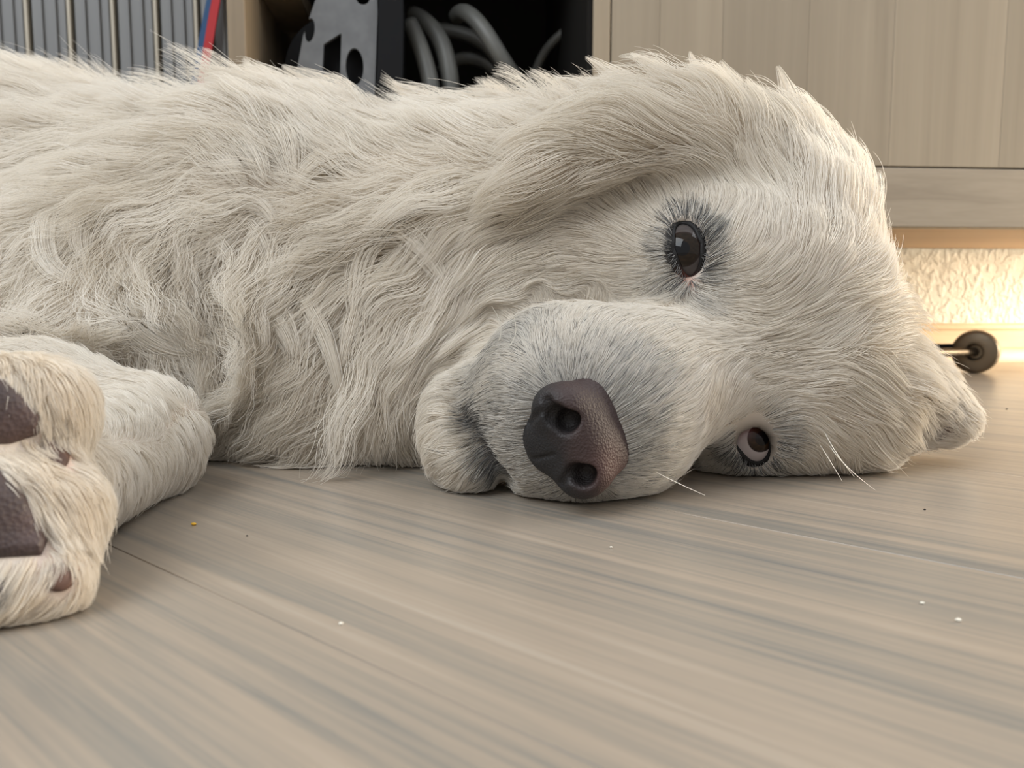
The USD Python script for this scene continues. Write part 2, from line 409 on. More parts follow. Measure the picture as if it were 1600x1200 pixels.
# ================================================================== the dog
# ---- body: smooth union of balls and tapered limbs on a grid, meshed as one surface
H = .003
LO, HI = np.array([-.66, .195, -.006]), np.array([.345, .90, .345])
NX = np.ceil((HI - LO) / H).astype(int) + 1
axs = [LO[k] + H * np.arange(NX[k]) for k in range(3)]
SD = np.full(NX, .05, np.float32)
def region(lo, hi, pad):
    a = np.clip(np.floor((lo - pad - LO) / H).astype(int), 0, NX)
    b = np.clip(np.ceil((hi + pad - LO) / H).astype(int) + 1, 0, NX)
    sl = tuple(slice(i, j) for i, j in zip(a, b))
    X, Y, Z = np.meshgrid(*[axs[k][sl[k]] for k in range(3)], indexing='ij')
    return sl, np.stack([X, Y, Z], -1)
def combine(sl, d, k, cut=False):
    a = SD[sl]
    if cut:
        h = np.clip(.5 - .5 * (a + d) / k, 0, 1)
        SD[sl] = a * (1 - h) - d * h + k * h * (1 - h)
    else:
        h = np.clip(.5 + .5 * (d - a) / k, 0, 1)
        SD[sl] = d * (1 - h) + a * h - k * h * (1 - h)
def P4(q):
    x, y, d, r = q
    return F(x, y, d), r * d / FPX
def limb(q0, q1, k=.012, cut=False):
    (a, ra), (b, rb) = P4(q0), P4(q1)
    sl, P = region(np.minimum(a - ra, b - rb), np.maximum(a + ra, b + rb), k * 1.5 + .006)
    if min(P.shape) == 0:
        return
    ab = b - a
    t = np.clip((P - a) @ ab / (ab @ ab), 0, 1)
    d = np.linalg.norm(P - a - t[..., None] * ab, axis=-1) - (ra + (rb - ra) * t)
    combine(sl, d.astype(np.float32), k, cut)
def ball(q, k=.012, cut=False):
    x, y, d, r = q
    limb(q, (x + .01, y, d, r), k, cut)
def ellipsoid(c, axes, radii, k=.01, cut=False):
    A = np.array([np.array(a) / np.linalg.norm(a) for a in axes]); r = np.array(radii)
    m = max(radii)
    sl, P = region(c - m, c + m, k * 1.5 + .006)
    L = (P - c) @ A.T
    k0 = np.linalg.norm(L / r, axis=-1); k1 = np.linalg.norm(L / r ** 2, axis=-1)
    combine(sl, (k0 * (k0 - 1) / np.maximum(k1, 1e-6)).astype(np.float32), k, cut)

# trunk, shoulder, chest, neck
limb((-420, 378, .80, 260), (0, 398, .72, 264), .03)
limb((0, 398, .72, 264), (330, 452, .63, 250), .03)
limb((330, 452, .63, 250), (480, 452, .60, 246), .03)
limb((480, 452, .60, 246), (800, 436, .555, 232), .03)
limb((800, 436, .555, 232), (1100, 430, .53, 216), .03)
ball((440, 345, .57, 166), .03)
limb((260, 520, .57, 205), (520, 600, .545, 178), .03)
limb((560, 590, .53, 170), (720, 600, .51, 150), .03)
limb((-150, 520, .62, 210), (260, 520, .57, 205), .03)
# skull, cheek, brow
limb((1185, 452, .475, 172), (1220, 560, .475, 166), .02)
ball((1220, 330, .485, 108), .02)
limb((1090, 405, .475, 138), (860, 440, .485, 112), .02)
ball((1150, 410, .445, 80), .02)
limb((1180, 640, .455, 90), (1330, 640, .47, 95), .02)
# muzzle
limb((1112, 560, .447, 106), (965, 620, .404, 126), .020)
ball((1118, 682, .462, 58), .012)
ball((880, 606, .406, 126), .020)
ball((868, 640, .402, 118), .016)
limb((912, 690, .398, 92), (985, 690, .408, 82), .016)
# lower jaw
limb((748, 684, .420, 66), (860, 540, .485, 100), .016)
limb((745, 690, .415, 66), (800, 705, .402, 62), .012)
limb((730, 640, .427, 60), (748, 684, .420, 66), .012)
# upper ear, folded over the side of the neck
limb((1190, 256, .464, 58), (1080, 232, .455, 70), .014)
limb((1080, 232, .455, 70), (960, 236, .447, 64), .010)
limb((960, 236, .447, 64), (860, 275, .441, 44), .010)
limb((860, 275, .441, 44), (800, 313, .437, 22), .008)
limb((1010, 275, .438, 12), (880, 335, .432, 12), .012, True)
# lower ear, splayed out on the floor
limb((1350, 610, .475, 84), (1432, 632, .480, 58), .014)
limb((1432, 632, .480, 58), (1482, 658, .482, 36), .010)
ellipsoid(F(1468, 676, .447), [R_ + UP * -.45, UP + R_ * .45, FW], (.020, .0105, .020), .006, True)
# foreleg, wrist and paw
limb((-120, 650, .56, 125), (60, 658, .430, 100), .016)
limb((-260, 640, .46, 112), (60, 655, .425, 104), .014)
limb((60, 655, .425, 104), (222, 684, .405, 90), .014)
limb((212, 692, .398, 84), (80, 760, .300, 92), .012)
limb((62, 642, .278, 82), (-70, 640, .262, 86), .010)
limb((76, 800, .266, 84), (-70, 800, .248, 92), .012)
limb((78, 908, .250, 58), (-70, 912, .240, 64), .010)
limb((120, 742, .262, 8), (-20, 694, .242, 9), .006, True)
limb((150, 876, .243, 6), (-20, 885, .228, 8), .005, True)
class Field:
    """Trilinear look-up of a grid."""
    def __init__(s, A, lo, h):
        s.A, s.lo, s.h = A, lo, h
    def __call__(s, p, order=1):
        q = ((p - s.lo) / s.h).T
        if s.A.ndim == 3:
            return ndimage.map_coordinates(s.A, q, order=order, mode='nearest')
        return np.stack([ndimage.map_coordinates(s.A[..., k], q, order=order, mode='nearest') for k in range(s.A.shape[-1])], -1)
def cast(px, py):
    """First point of the body on a pixel's sight line, by stepping through the field."""
    px, py = np.broadcast_arrays(np.asarray(px, float), np.asarray(py, float))
    sh = px.shape
    r = np.array([ray(a, b) for a, b in zip(px.ravel(), py.ravel())])
    t = np.full(len(r), .22)
    for _ in range(140):
        d = sdf(CAM + r * t[:, None])
        t = t + np.clip(d * .8, -.002, .02)
    return (CAM + r * t[:, None]).reshape(*sh, 3), t.reshape(sh)
# mouth line, sunk where the upper lip meets the lower jaw
sdf = Field(SD, LO, H)
mpx = [(712, 596, 7), (716, 625, 9), (724, 655, 12), (740, 690, 16), (762, 718, 18), (783, 748, 19), (802, 782, 16)]
mt = cast([m[0] for m in mpx], [m[1] for m in mpx])[1]
mouth = [(x, y, t + .004, r) for (x, y, r), t in zip(mpx, mt)]
for a, b in zip(mouth[:-1], mouth[1:]):
    limb(a, b, .008, True)
# eye sockets
def eye_frame(px, py, d, gx, gy, lx, ly):
    """centre of the eyeball, gaze and long axis of the lids in space."""
    g = -FW + R_ * gx + UP * gy
    g /= np.linalg.norm(g)
    l = R_ * lx - UP * ly
    l -= g * (l @ g); l /= np.linalg.norm(l)
    return F(px, py, d), g, l, np.cross(g, l)
ER = .0168
EYES = {'up': eye_frame(1069, 398, .4335, -.10, .12, .16, 1), 'low': eye_frame(1168, 680, .4455, -.10, -.08, .42, 1)}
for c, g, l, w in EYES.values():
    ellipsoid(c - g * .001, [l, w, g], (ER * 1.16,) * 3, .012)
for c, g, l, w in EYES.values():
    ellipsoid(c + g * .004, [l, w, g], (.0158, .0098, .0200), .004, True)
# flatten on the floor
SD = np.maximum(SD, (.0006 - axs[2])[None, None, :].astype(np.float32))

def surface_nets(S, lo, h):
    inside = S < 0
    n = np.array(S.shape)
    cnt = np.zeros(n - 1, np.float32); acc = np.zeros((*(n - 1), 3), np.float32)
    for ax in range(3):
        o = [a for a in range(3) if a != ax]
        for i in (0, 1):
            for j in (0, 1):
                s0 = [None] * 3; s1 = [None] * 3
                s0[ax] = slice(0, -1); s1[ax] = slice(1, None)
                for a, v in zip(o, (i, j)):
                    s0[a] = s1[a] = slice(v, n[a] - 1 + v)
                A, B = S[tuple(s0)], S[tuple(s1)]
                x = (A < 0) != (B < 0)
                t = np.where(x, A / np.where(x, A - B, 1), 0)
                cnt += x
                acc[..., ax] += t
                acc[..., o[0]] += x * i; acc[..., o[1]] += x * j
    m = cnt > 0
    idx = -np.ones(cnt.shape, int); idx[m] = np.arange(m.sum())
    cell = np.argwhere(m)
    V = lo + h * (cell + acc[m] / cnt[m][:, None])
    Q = []
    for ax in range(3):
        o = [(ax + 1) % 3, (ax + 2) % 3]
        sa = [slice(1, -1)] * 3; sb = [slice(1, -1)] * 3
        sa[ax] = slice(0, -1); sb[ax] = slice(1, None)
        a, b = inside[tuple(sa)], inside[tuple(sb)]
        e = np.argwhere(a != b)
        flip = a[tuple(e.T)]
        base = e + 1; base[:, ax] = e[:, ax]
        q = []
        for di, dj in ((-1, -1), (0, -1), (0, 0), (-1, 0)):
            c = base.copy(); c[:, o[0]] += di; c[:, o[1]] += dj
            q.append(idx[tuple(c.T)])
        q = np.stack(q, 1)
        Q.append(np.where(flip[:, None], q, q[:, ::-1]))
    Q = np.vstack(Q)
    return V, np.vstack([Q[:, [0, 1, 2]], Q[:, [0, 2, 3]]])
SDs = ndimage.gaussian_filter(SD, .8)
V, T = surface_nets(SDs, LO, H)
body = trimesh.Trimesh(V, T, process=False)
if body.volume < 0:
    body = trimesh.Trimesh(V, T[:, ::-1], process=False)
comp = body.split(only_watertight=False)
body = max(comp, key=lambda c: len(c.faces))
sdf = Field(SDs, LO, H)
GR = Field(np.stack(np.gradient(ndimage.gaussian_filter(SD, 1.6)), -1).astype(np.float32), LO, H)
def grad(p):
    g = GR(p)
    return g / (np.linalg.norm(g, axis=1, keepdims=True) + 1e-9)
def noise1(p, f, seed):
    return meshkit.noise(np.asarray(p) * f + 31.7, seed) * 2 - 1
def anchors(list_):
    px, py = np.array([a[0] for a in list_]), np.array([a[1] for a in list_])
    return cast(px, py)[0]

DOG = xform('dog', 'large white long-haired dog lying on its side on the floor facing the camera', 'dog', (.05, .47, 0))

# ---- pigment of the skin: (pixel, reach in mm, strength) spread on the surface in space
MOUTH_PX = [(728, 625), (742, 655), (763, 690), (783, 718), (800, 748), (808, 780)]
MOUTH3 = np.vstack([np.linspace(a, b, 6) for a, b in zip(anchors(MOUTH_PX)[:-1], anchors(MOUTH_PX)[1:])])
LIP_PX = [(744, 645), (754, 665), (768, 690), (787, 720), (800, 748), (806, 778)]
LIP3 = np.vstack([np.linspace(a, b, 6) for a, b in zip(anchors(LIP_PX)[:-1], anchors(LIP_PX)[1:])])
EYE_UP, EYE_LOW = EYES['up'], EYES['low']
NOSE_C = F(898, 675, .3715)
NE = R_ * .34 - UP * .92 + FW * .16; NE /= np.linalg.norm(NE)                       # across the nose
NM = -R_ * .62 - UP * .30 - FW * .72; NM -= NE * (NM @ NE); NM /= np.linalg.norm(NM)  # where the nose points
NW = np.cross(NM, NE); NW = NW if NW @ R_ > 0 else -NW                               # top of the nose
def near(p, q, r):
    d = cKDTree(np.atleast_2d(q)).query(p)[0]
    return np.exp(-(d / r) ** 2)
def pigment(p):
    """How dark the skin is, 0 to 1."""
    e1 = near(p, EYE_UP[0] + EYE_UP[1] * .0185, .0115)
    e1b = near(p, anchors([(1075, 455), (1040, 440), (1100, 440), (1090, 470)]), .009)
    e2 = near(p, EYE_LOW[0] + EYE_LOW[1] * .0185, .0135)
    e2b = near(p, anchors([(1120, 690), (1090, 715)]), .006)
    m = near(p, NOSE_C, .033) * 1.0
    f = near(p, anchors([(760, 560), (790, 640), (800, 520), (840, 720)]), .021) * .55
    f2 = near(p, anchors([(990, 600), (1020, 600), (960, 560), (1000, 570)]), .014) * .4
    l = near(p, LIP3, .0085) * 1.6
    return np.clip(np.maximum.reduce([e1 * 1.25, e1b * .35, e2 * 1.3, e2b * .5, m, f, f2, l]), 0, 1)
def reddish(p):
    return np.clip(near(p, anchors([(1072, 446)]), .0055) + .5 * near(p, anchors([(700, 590), (705, 560)]), .012) + .6 * near(p, anchors([(110, 690), (80, 735), (110, 880)]), .009), 0, 1)
bv = np.array(body.vertices)
pg = pigment(bv)[:, None]; rd = reddish(bv)[:, None]
skin = np.array([.66, .58, .50]) * (1 - pg) + np.array([.046, .040, .037]) * pg
skin = skin * (1 - rd) + np.array([.34, .13, .085]) * rd
earin = near(bv, anchors([(1466, 672)]), .017)[:, None]
skin = skin * (1 - earin) + np.array([.09, .055, .048]) * earin
M_skin = mat('dog_skin', {'a': ('attribute', {'attribute': 'skin'}), 'p': ('principled_bsdf', {'roughness': .65})}, [('a.color', 'p.base_color')])
def with_color(prim, name, col, interp='vertex'):
    UsdGeom.PrimvarsAPI(prim).CreatePrimvar(name, Sdf.ValueTypeNames.Color3fArray, interp).Set(Vt.Vec3fArray.FromNumpy(np.asarray(col, np.float32)))
    return prim
with_color(obj('body', body, M_skin, DOG, True), 'skin', skin)

# ---- nose
def nose_mesh():
    h = .0007
    lo, hi = np.array([-.034, -.042, -.034]), np.array([.034, .042, .034])
    n = np.ceil((hi - lo) / h).astype(int) + 1
    X = np.stack(np.meshgrid(*[lo[k] + h * np.arange(n[k]) for k in range(3)], indexing='ij'), -1)      # axes: forward, across, up
    m, e, w = X[..., 0], X[..., 1], X[..., 2]
    tp = np.clip(1.0 + .38 * w / .022, .45, 1.35)
    def ell(c, r, q=2.0):
        L = [np.abs(m - c[0]) / r[0], np.abs(e / tp - c[1]) / r[1], np.abs(w - c[2]) / r[2]]
        k = (L[0] ** q + L[1] ** q + L[2] ** q) ** (1 / q)
        return (k - 1) * min(r)
    d = ell((0, 0, 0), (.0225, .0216, .0218), 2.8)
    def smin(a, b, k):
        t = np.clip(.5 + .5 * (b - a) / k, 0, 1)
        return b * (1 - t) + a * t - k * t * (1 - t)
    for s in (-1, 1):                                   # wings of the nostrils
        c = np.array([.0125, s * .0170, .006]); q = X - c
        d = smin(d, np.linalg.norm(q / [1.0, 1.0, 1.1], axis=-1) - .0105, .006)
    def to_local(px, py, push):
        r = ray(px, py); t = np.linspace(.30, .42, 1200)
        p = CAM + r * t[:, None] - NOSE_C
        L = np.stack([p @ NM, p @ NE, p @ NW], 1)
        v = ndimage.map_coordinates(d, ((L - lo) / h).T, order=1, mode='nearest')
        i = int(np.argmax(v < 0)) if (v < 0).any() else int(np.argmin(v))
        return L[i] + np.array([-push, 0, 0])
    def carve(d, pts, r, push, k):
        P = [to_local(x, y, push) for x, y in pts]
        for a, b in zip(P[:-1], P[1:]):
            ab = b - a; t = np.clip(((X - a) @ ab) / (ab @ ab + 1e-12), 0, 1)
            c = np.linalg.norm(X - a - t[..., None] * ab, axis=-1) - r
            q = np.clip(.5 - .5 * (d + c) / k, 0, 1)
            d = d * (1 - q) - c * q + k * q * (1 - q)
        return d
    base = d
    d2 = carve(base, [(866, 652), (882, 662)], .0056, .0005, .0022)
    d2 = carve(d2, [(878, 662), (876, 664)], .0050, .006, .002)
    d2 = carve(d2, [(853, 626), (858, 642), (868, 656)], .0022, .0003, .0022)
    d2 = carve(d2, [(848, 640), (836, 650), (826, 662)], .0010, 0, .002)
    d2 = carve(d2, [(899, 742), (912, 748)], .0050, .0005, .0022)
    d2 = carve(d2, [(906, 746), (905, 748)], .0048, .005, .002)
    d2 = carve(d2, [(893, 738), (884, 745), (876, 756)], .0014, 0, .002)
    d2 = carve(d2, [(808, 717), (835, 717), (866, 710)], .0008, .0002, .0012)
    d2 = ndimage.gaussian_filter(d2, .7)
    V, T = surface_nets(d2.astype(np.float32), lo, h)
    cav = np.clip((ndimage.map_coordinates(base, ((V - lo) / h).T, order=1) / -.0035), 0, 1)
    W_ = NOSE_C + V[:, :1] * NM + V[:, 1:2] * NE + V[:, 2:] * NW
    t = trimesh.Trimesh(W_, T, process=False)
    if t.volume < 0:
        t = trimesh.Trimesh(W_, T[:, ::-1], process=False)
    return t, V, cav
nm, nl, cav = nose_mesh()
pk = np.clip((nl[:, 2] * .9 - nl[:, 0] * .35 + .0035 + .004 * noise1(nl, 120, 3)) / .013, 0, 1)[:, None]
pk2 = near(nl, np.array([[.008, .014, .016], [.004, .020, .012]]), .010)[:, None]
ncol = np.array([.016, .0155, .017]) * (1 - pk) + np.array([.045, .028, .027]) * pk
ncol = ncol * (1 - .75 * pk2) + np.array([.11, .052, .044]) * .75 * pk2
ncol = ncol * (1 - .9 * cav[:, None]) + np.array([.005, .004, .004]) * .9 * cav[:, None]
M_nose = mat('nose_leather', {'a': ('attribute', {'attribute': 'skin'}), 'g': ('geometry', {}),
    'v': ('voronoi_texture', {'feature': 'f1', 'scale': 900.0}), 'b': ('bump', {'strength': .7, 'distance': .0004}),
    'p': ('principled_bsdf', {'roughness': .58, 'specular_ior_level': .35})},
    [('a.color', 'p.base_color'), ('g.position', 'v.vector'), ('v.distance', 'b.height'), ('b.normal', 'p.normal')])
with_color(obj('nose', nm, M_nose, DOG, True), 'skin', ncol)

# ---- eyes
M_eye = mat('eye', {'a': ('attribute', {'attribute': 'skin'}), 'p': ('principled_bsdf', {'roughness': .5, 'specular_ior_level': .0, 'coat_weight': 1.0, 'coat_roughness': .02, 'coat_ior': 1.34})}, [('a.color', 'p.base_color')])
M_lid = mat('eyelid_skin', {'a': ('attribute', {'attribute': 'skin'}), 'p': ('principled_bsdf', {'roughness': .55, 'specular_ior_level': .25})}, [('a.color', 'p.base_color')])
def make_eye(c, g, l, w, iris_px, al, aw, pink_px=None, white=(.38, .33, .325), ir=27.0, brown=(.024, .013, .006)):
    def on_ball(px, py):
        r = ray(px, py); r = r / np.linalg.norm(r)
        o = CAM - c; b = o @ r; q = b * b - (o @ o - ER ** 2)
        p = CAM + r * (-b - math.sqrt(max(q, 0)))
        return (p - c) / np.linalg.norm(p - c)
    ia = on_ball(*iris_px)
    s = trimesh.creation.icosphere(6, 1.0)
    ang = np.degrees(np.arccos(np.clip(s.vertices @ ia, -1, 1)))
    n = meshkit.noise(s.vertices * [14, 14, 14], 4)[:, None]
    col = np.empty((len(ang), 3))
    col[:] = white
    iris = np.array(brown) * (.6 + .8 * n)
    k = np.clip((ir - ang) / 2.0, 0, 1)[:, None]; col = col * (1 - k) + iris * k
    k = np.clip((ang - ir + 4) / 2, 0, 1)[:, None] * np.clip((ir + 1 - ang) / 1.5, 0, 1)[:, None]; col = col * (1 - k) + np.array([.02, .012, .01]) * k
    k = np.clip((14 - ang) / 1.5, 0, 1)[:, None]; col = col * (1 - k) + np.array([.004, .004, .005]) * k
    if pink_px:
        k = np.clip(near(s.vertices, on_ball(*pink_px), .42) * 1.2, 0, 1)[:, None]
        col = col * (1 - k) + np.array([.33, .12, .125]) * k
    bulge = 1 + .030 * np.clip((27 - ang) / 27, 0, 1) ** 1.0
    ball_ = trimesh.Trimesh(c + s.vertices * (ER * bulge)[:, None], s.faces, process=False)
    e = with_color(obj('eyeball', ball_, M_eye, DOG, True), 'skin', col)
    # the lids: a ring of skin around an almond opening, sinking under the fur
    N = 96
    phi = np.arange(N) * 2 * np.pi / N
    cs, sn = np.cos(phi), np.sin(phi)
    almond = 1 / np.sqrt((cs / al) ** 2 + (np.abs(sn) / aw) ** 2) * (1 - .10 * np.abs(np.sin(2 * phi)))
    rings = [(1.0, 0, 1.005), (1.0, 0, 1.055), (1.0, 3, 1.09), (1.0, 7, 1.115), (1.0, 13, 1.12), (1.0, 22, 1.10), (1.0, 36, 1.06), (1.0, 50, 1.03), (1.0, 66, 1.02)]
    Vv = []
    for f, add, rad in rings:
        ro = np.minimum(almond * f + math.radians(add), 1.52)
        d = np.cos(ro)[:, None] * g + np.sin(ro)[:, None] * (cs[:, None] * l + sn[:, None] * w)
        Vv.append(c + d * ER * rad * (1 + .012 * np.sin(phi * 7 + add)[:, None] * (add > 2)))
    Vv = np.vstack(Vv)
    f = []
    for k in range(len(rings) - 1):
        for j in range(N):
            a, b, c2, d2 = k * N + j, k * N + (j + 1) % N, (k + 1) * N + (j + 1) % N, (k + 1) * N + j
            f += [[a, b, c2], [a, c2, d2]]
    lid = trimesh.Trimesh(Vv, np.array(f), process=False)
    if (lid.face_normals * (lid.triangles_center - c)).sum() < 0:
        lid = trimesh.Trimesh(Vv, np.array(f)[:, ::-1], process=False)
    lc = np.tile([.010, .009, .009], (len(Vv), 1))
    far = np.repeat([r_[1] for r_ in rings], N)[:, None]; far = np.clip((far - 15) / 20, 0, .8)
    lc = lc * (1 - far) + np.array([.22, .19, .17]) * far
    k = reddish(Vv)[:, None]
    lc = lc * (1 - k) + np.array([.28, .09, .06]) * k
    with_color(obj('eyelid', lid, M_lid, DOG, True), 'skin', lc)
    rim = c + np.cos(almond)[:, None] * g * ER * 1.09 + np.sin(almond + .12)[:, None] * (cs[:, None] * l + sn[:, None] * w) * ER * 1.09
    return rim, phi
rad_ = math.radians
RIM_UP, PHI = make_eye(*EYE_UP, (1066, 388), rad_(58), rad_(23), None, (.07, .06, .058), 34.0, (.014, .0085, .005))
RIM_LOW, _ = make_eye(*EYE_LOW, (1191, 685), rad_(54), rad_(31), (1152, 658))

# ---- paw pads: domes of bare skin following the paw
M_pad = mat('paw_pad_skin', {'g': ('geometry', {}), 'n': ('noise_texture', {'scale': 55.0, 'detail': 3.0}), 'r': ('rgb_ramp', {'ramp': [(.35, (.040, .026, .026)), (.7, (.085, .050, .046))]}),
    'v': ('voronoi_texture', {'feature': 'f1', 'scale': 700.0}), 'b': ('bump', {'strength': .6, 'distance': .0005}), 'p': ('principled_bsdf', {'roughness': .55})},
    [('g.position', 'n.vector'), ('n.fac', 'r.fac'), ('r.color', 'p.base_color'), ('g.position', 'v.vector'), ('v.distance', 'b.height'), ('b.normal', 'p.normal')])
M_pad_pink = mat('paw_pad_tan', {'g': ('geometry', {}), 'n': ('noise_texture', {'scale': 120.0, 'detail': 3.0}), 'r': ('rgb_ramp', {'ramp': [(.35, (.070, .036, .028)), (.7, (.17, .092, .070))]}),
    'b': ('bump', {'strength': .6, 'distance': .0005}), 'p': ('principled_bsdf', {'roughness': .6})},
    [('g.position', 'n.vector'), ('n.fac', 'r.fac'), ('r.color', 'p.base_color'), ('n.fac', 'b.height'), ('b.normal', 'p.normal')])
def oval(cx, cy, rx, ry, rot):
    return affinity.translate(affinity.rotate(affinity.scale(Point(0, 0).buffer(1, 12), rx, ry), rot), cx, cy)
PADS = [(Polygon([(-70, 600), (4, 596), (34, 622), (62, 652), (56, 676), (16, 690), (-70, 694)]).buffer(4), 14, M_pad),
        (oval(86, 708, 20, 27, -30), 6, M_pad_pink),
        (Polygon([(-70, 742), (0, 740), (34, 775), (58, 812), (70, 846), (62, 864), (0, 868), (-70, 866)]).buffer(4), 16, M_pad),
        (oval(92, 902, 26, 22, -20), 5, M_pad_pink),
        (Polygon([(-70, 906), (-6, 900), (20, 925), (14, 950), (-70, 960)]).buffer(3), 10, M_pad)]
from scipy.spatial import Delaunay
import shapely
def make_pad(poly, dome, look):
    x0, y0, x1, y1 = poly.bounds
    st = 5.0
    gx, gy = np.meshgrid(np.arange(x0, x1, st), np.arange(y0, y1, st))
    pts = np.stack([gx.ravel(), gy.ravel()], 1)
    pts = pts[shapely.contains_xy(poly.buffer(-2.5), pts[:, 0], pts[:, 1])]
    L = poly.exterior.length
    bd = np.array([poly.exterior.interpolate(t).coords[0] for t in np.arange(0, L, 5.0)])
    pts = np.vstack([bd, pts]); nb = len(bd)
    tri = Delaunay(pts).simplices
    cen = pts[tri].mean(1)
    tri = tri[shapely.contains_xy(poly, cen[:, 0], cen[:, 1])]
    de = shapely.distance(poly.exterior, shapely.points(pts))
    p, t = cast(pts[:, 0], pts[:, 1])
    g = grad(p)
    hgt = dome * .00021 * (1 - np.exp(-de / 7.0))
    top = p + g * (hgt + .0004)[:, None]
    low = p - g * .004
    n = len(pts)
    f = [tri, tri[:, ::-1] + n]
    ring = []
    for k in range(nb):
        j = (k + 1) % nb
        ring += [[k, j, j + n], [k, j + n, k + n]]
    m = trimesh.Trimesh(np.vstack([top, low]), np.vstack(f + [np.array(ring)]), process=False)
    trimesh.repair.fix_normals(m)
    obj('paw_pad', m, look, DOG, 60)
for pad in PADS:
    make_pad(*pad)
cb = cast(172, 806)[0]
claw_p = np.array([F(160, 800, .30), F(172, 806, .296), F(180, 812, .293)])
obj('claw', tube(spline(claw_p, 8), np.linspace(.0035, .0008, 8), 10), M_black, DOG, True)
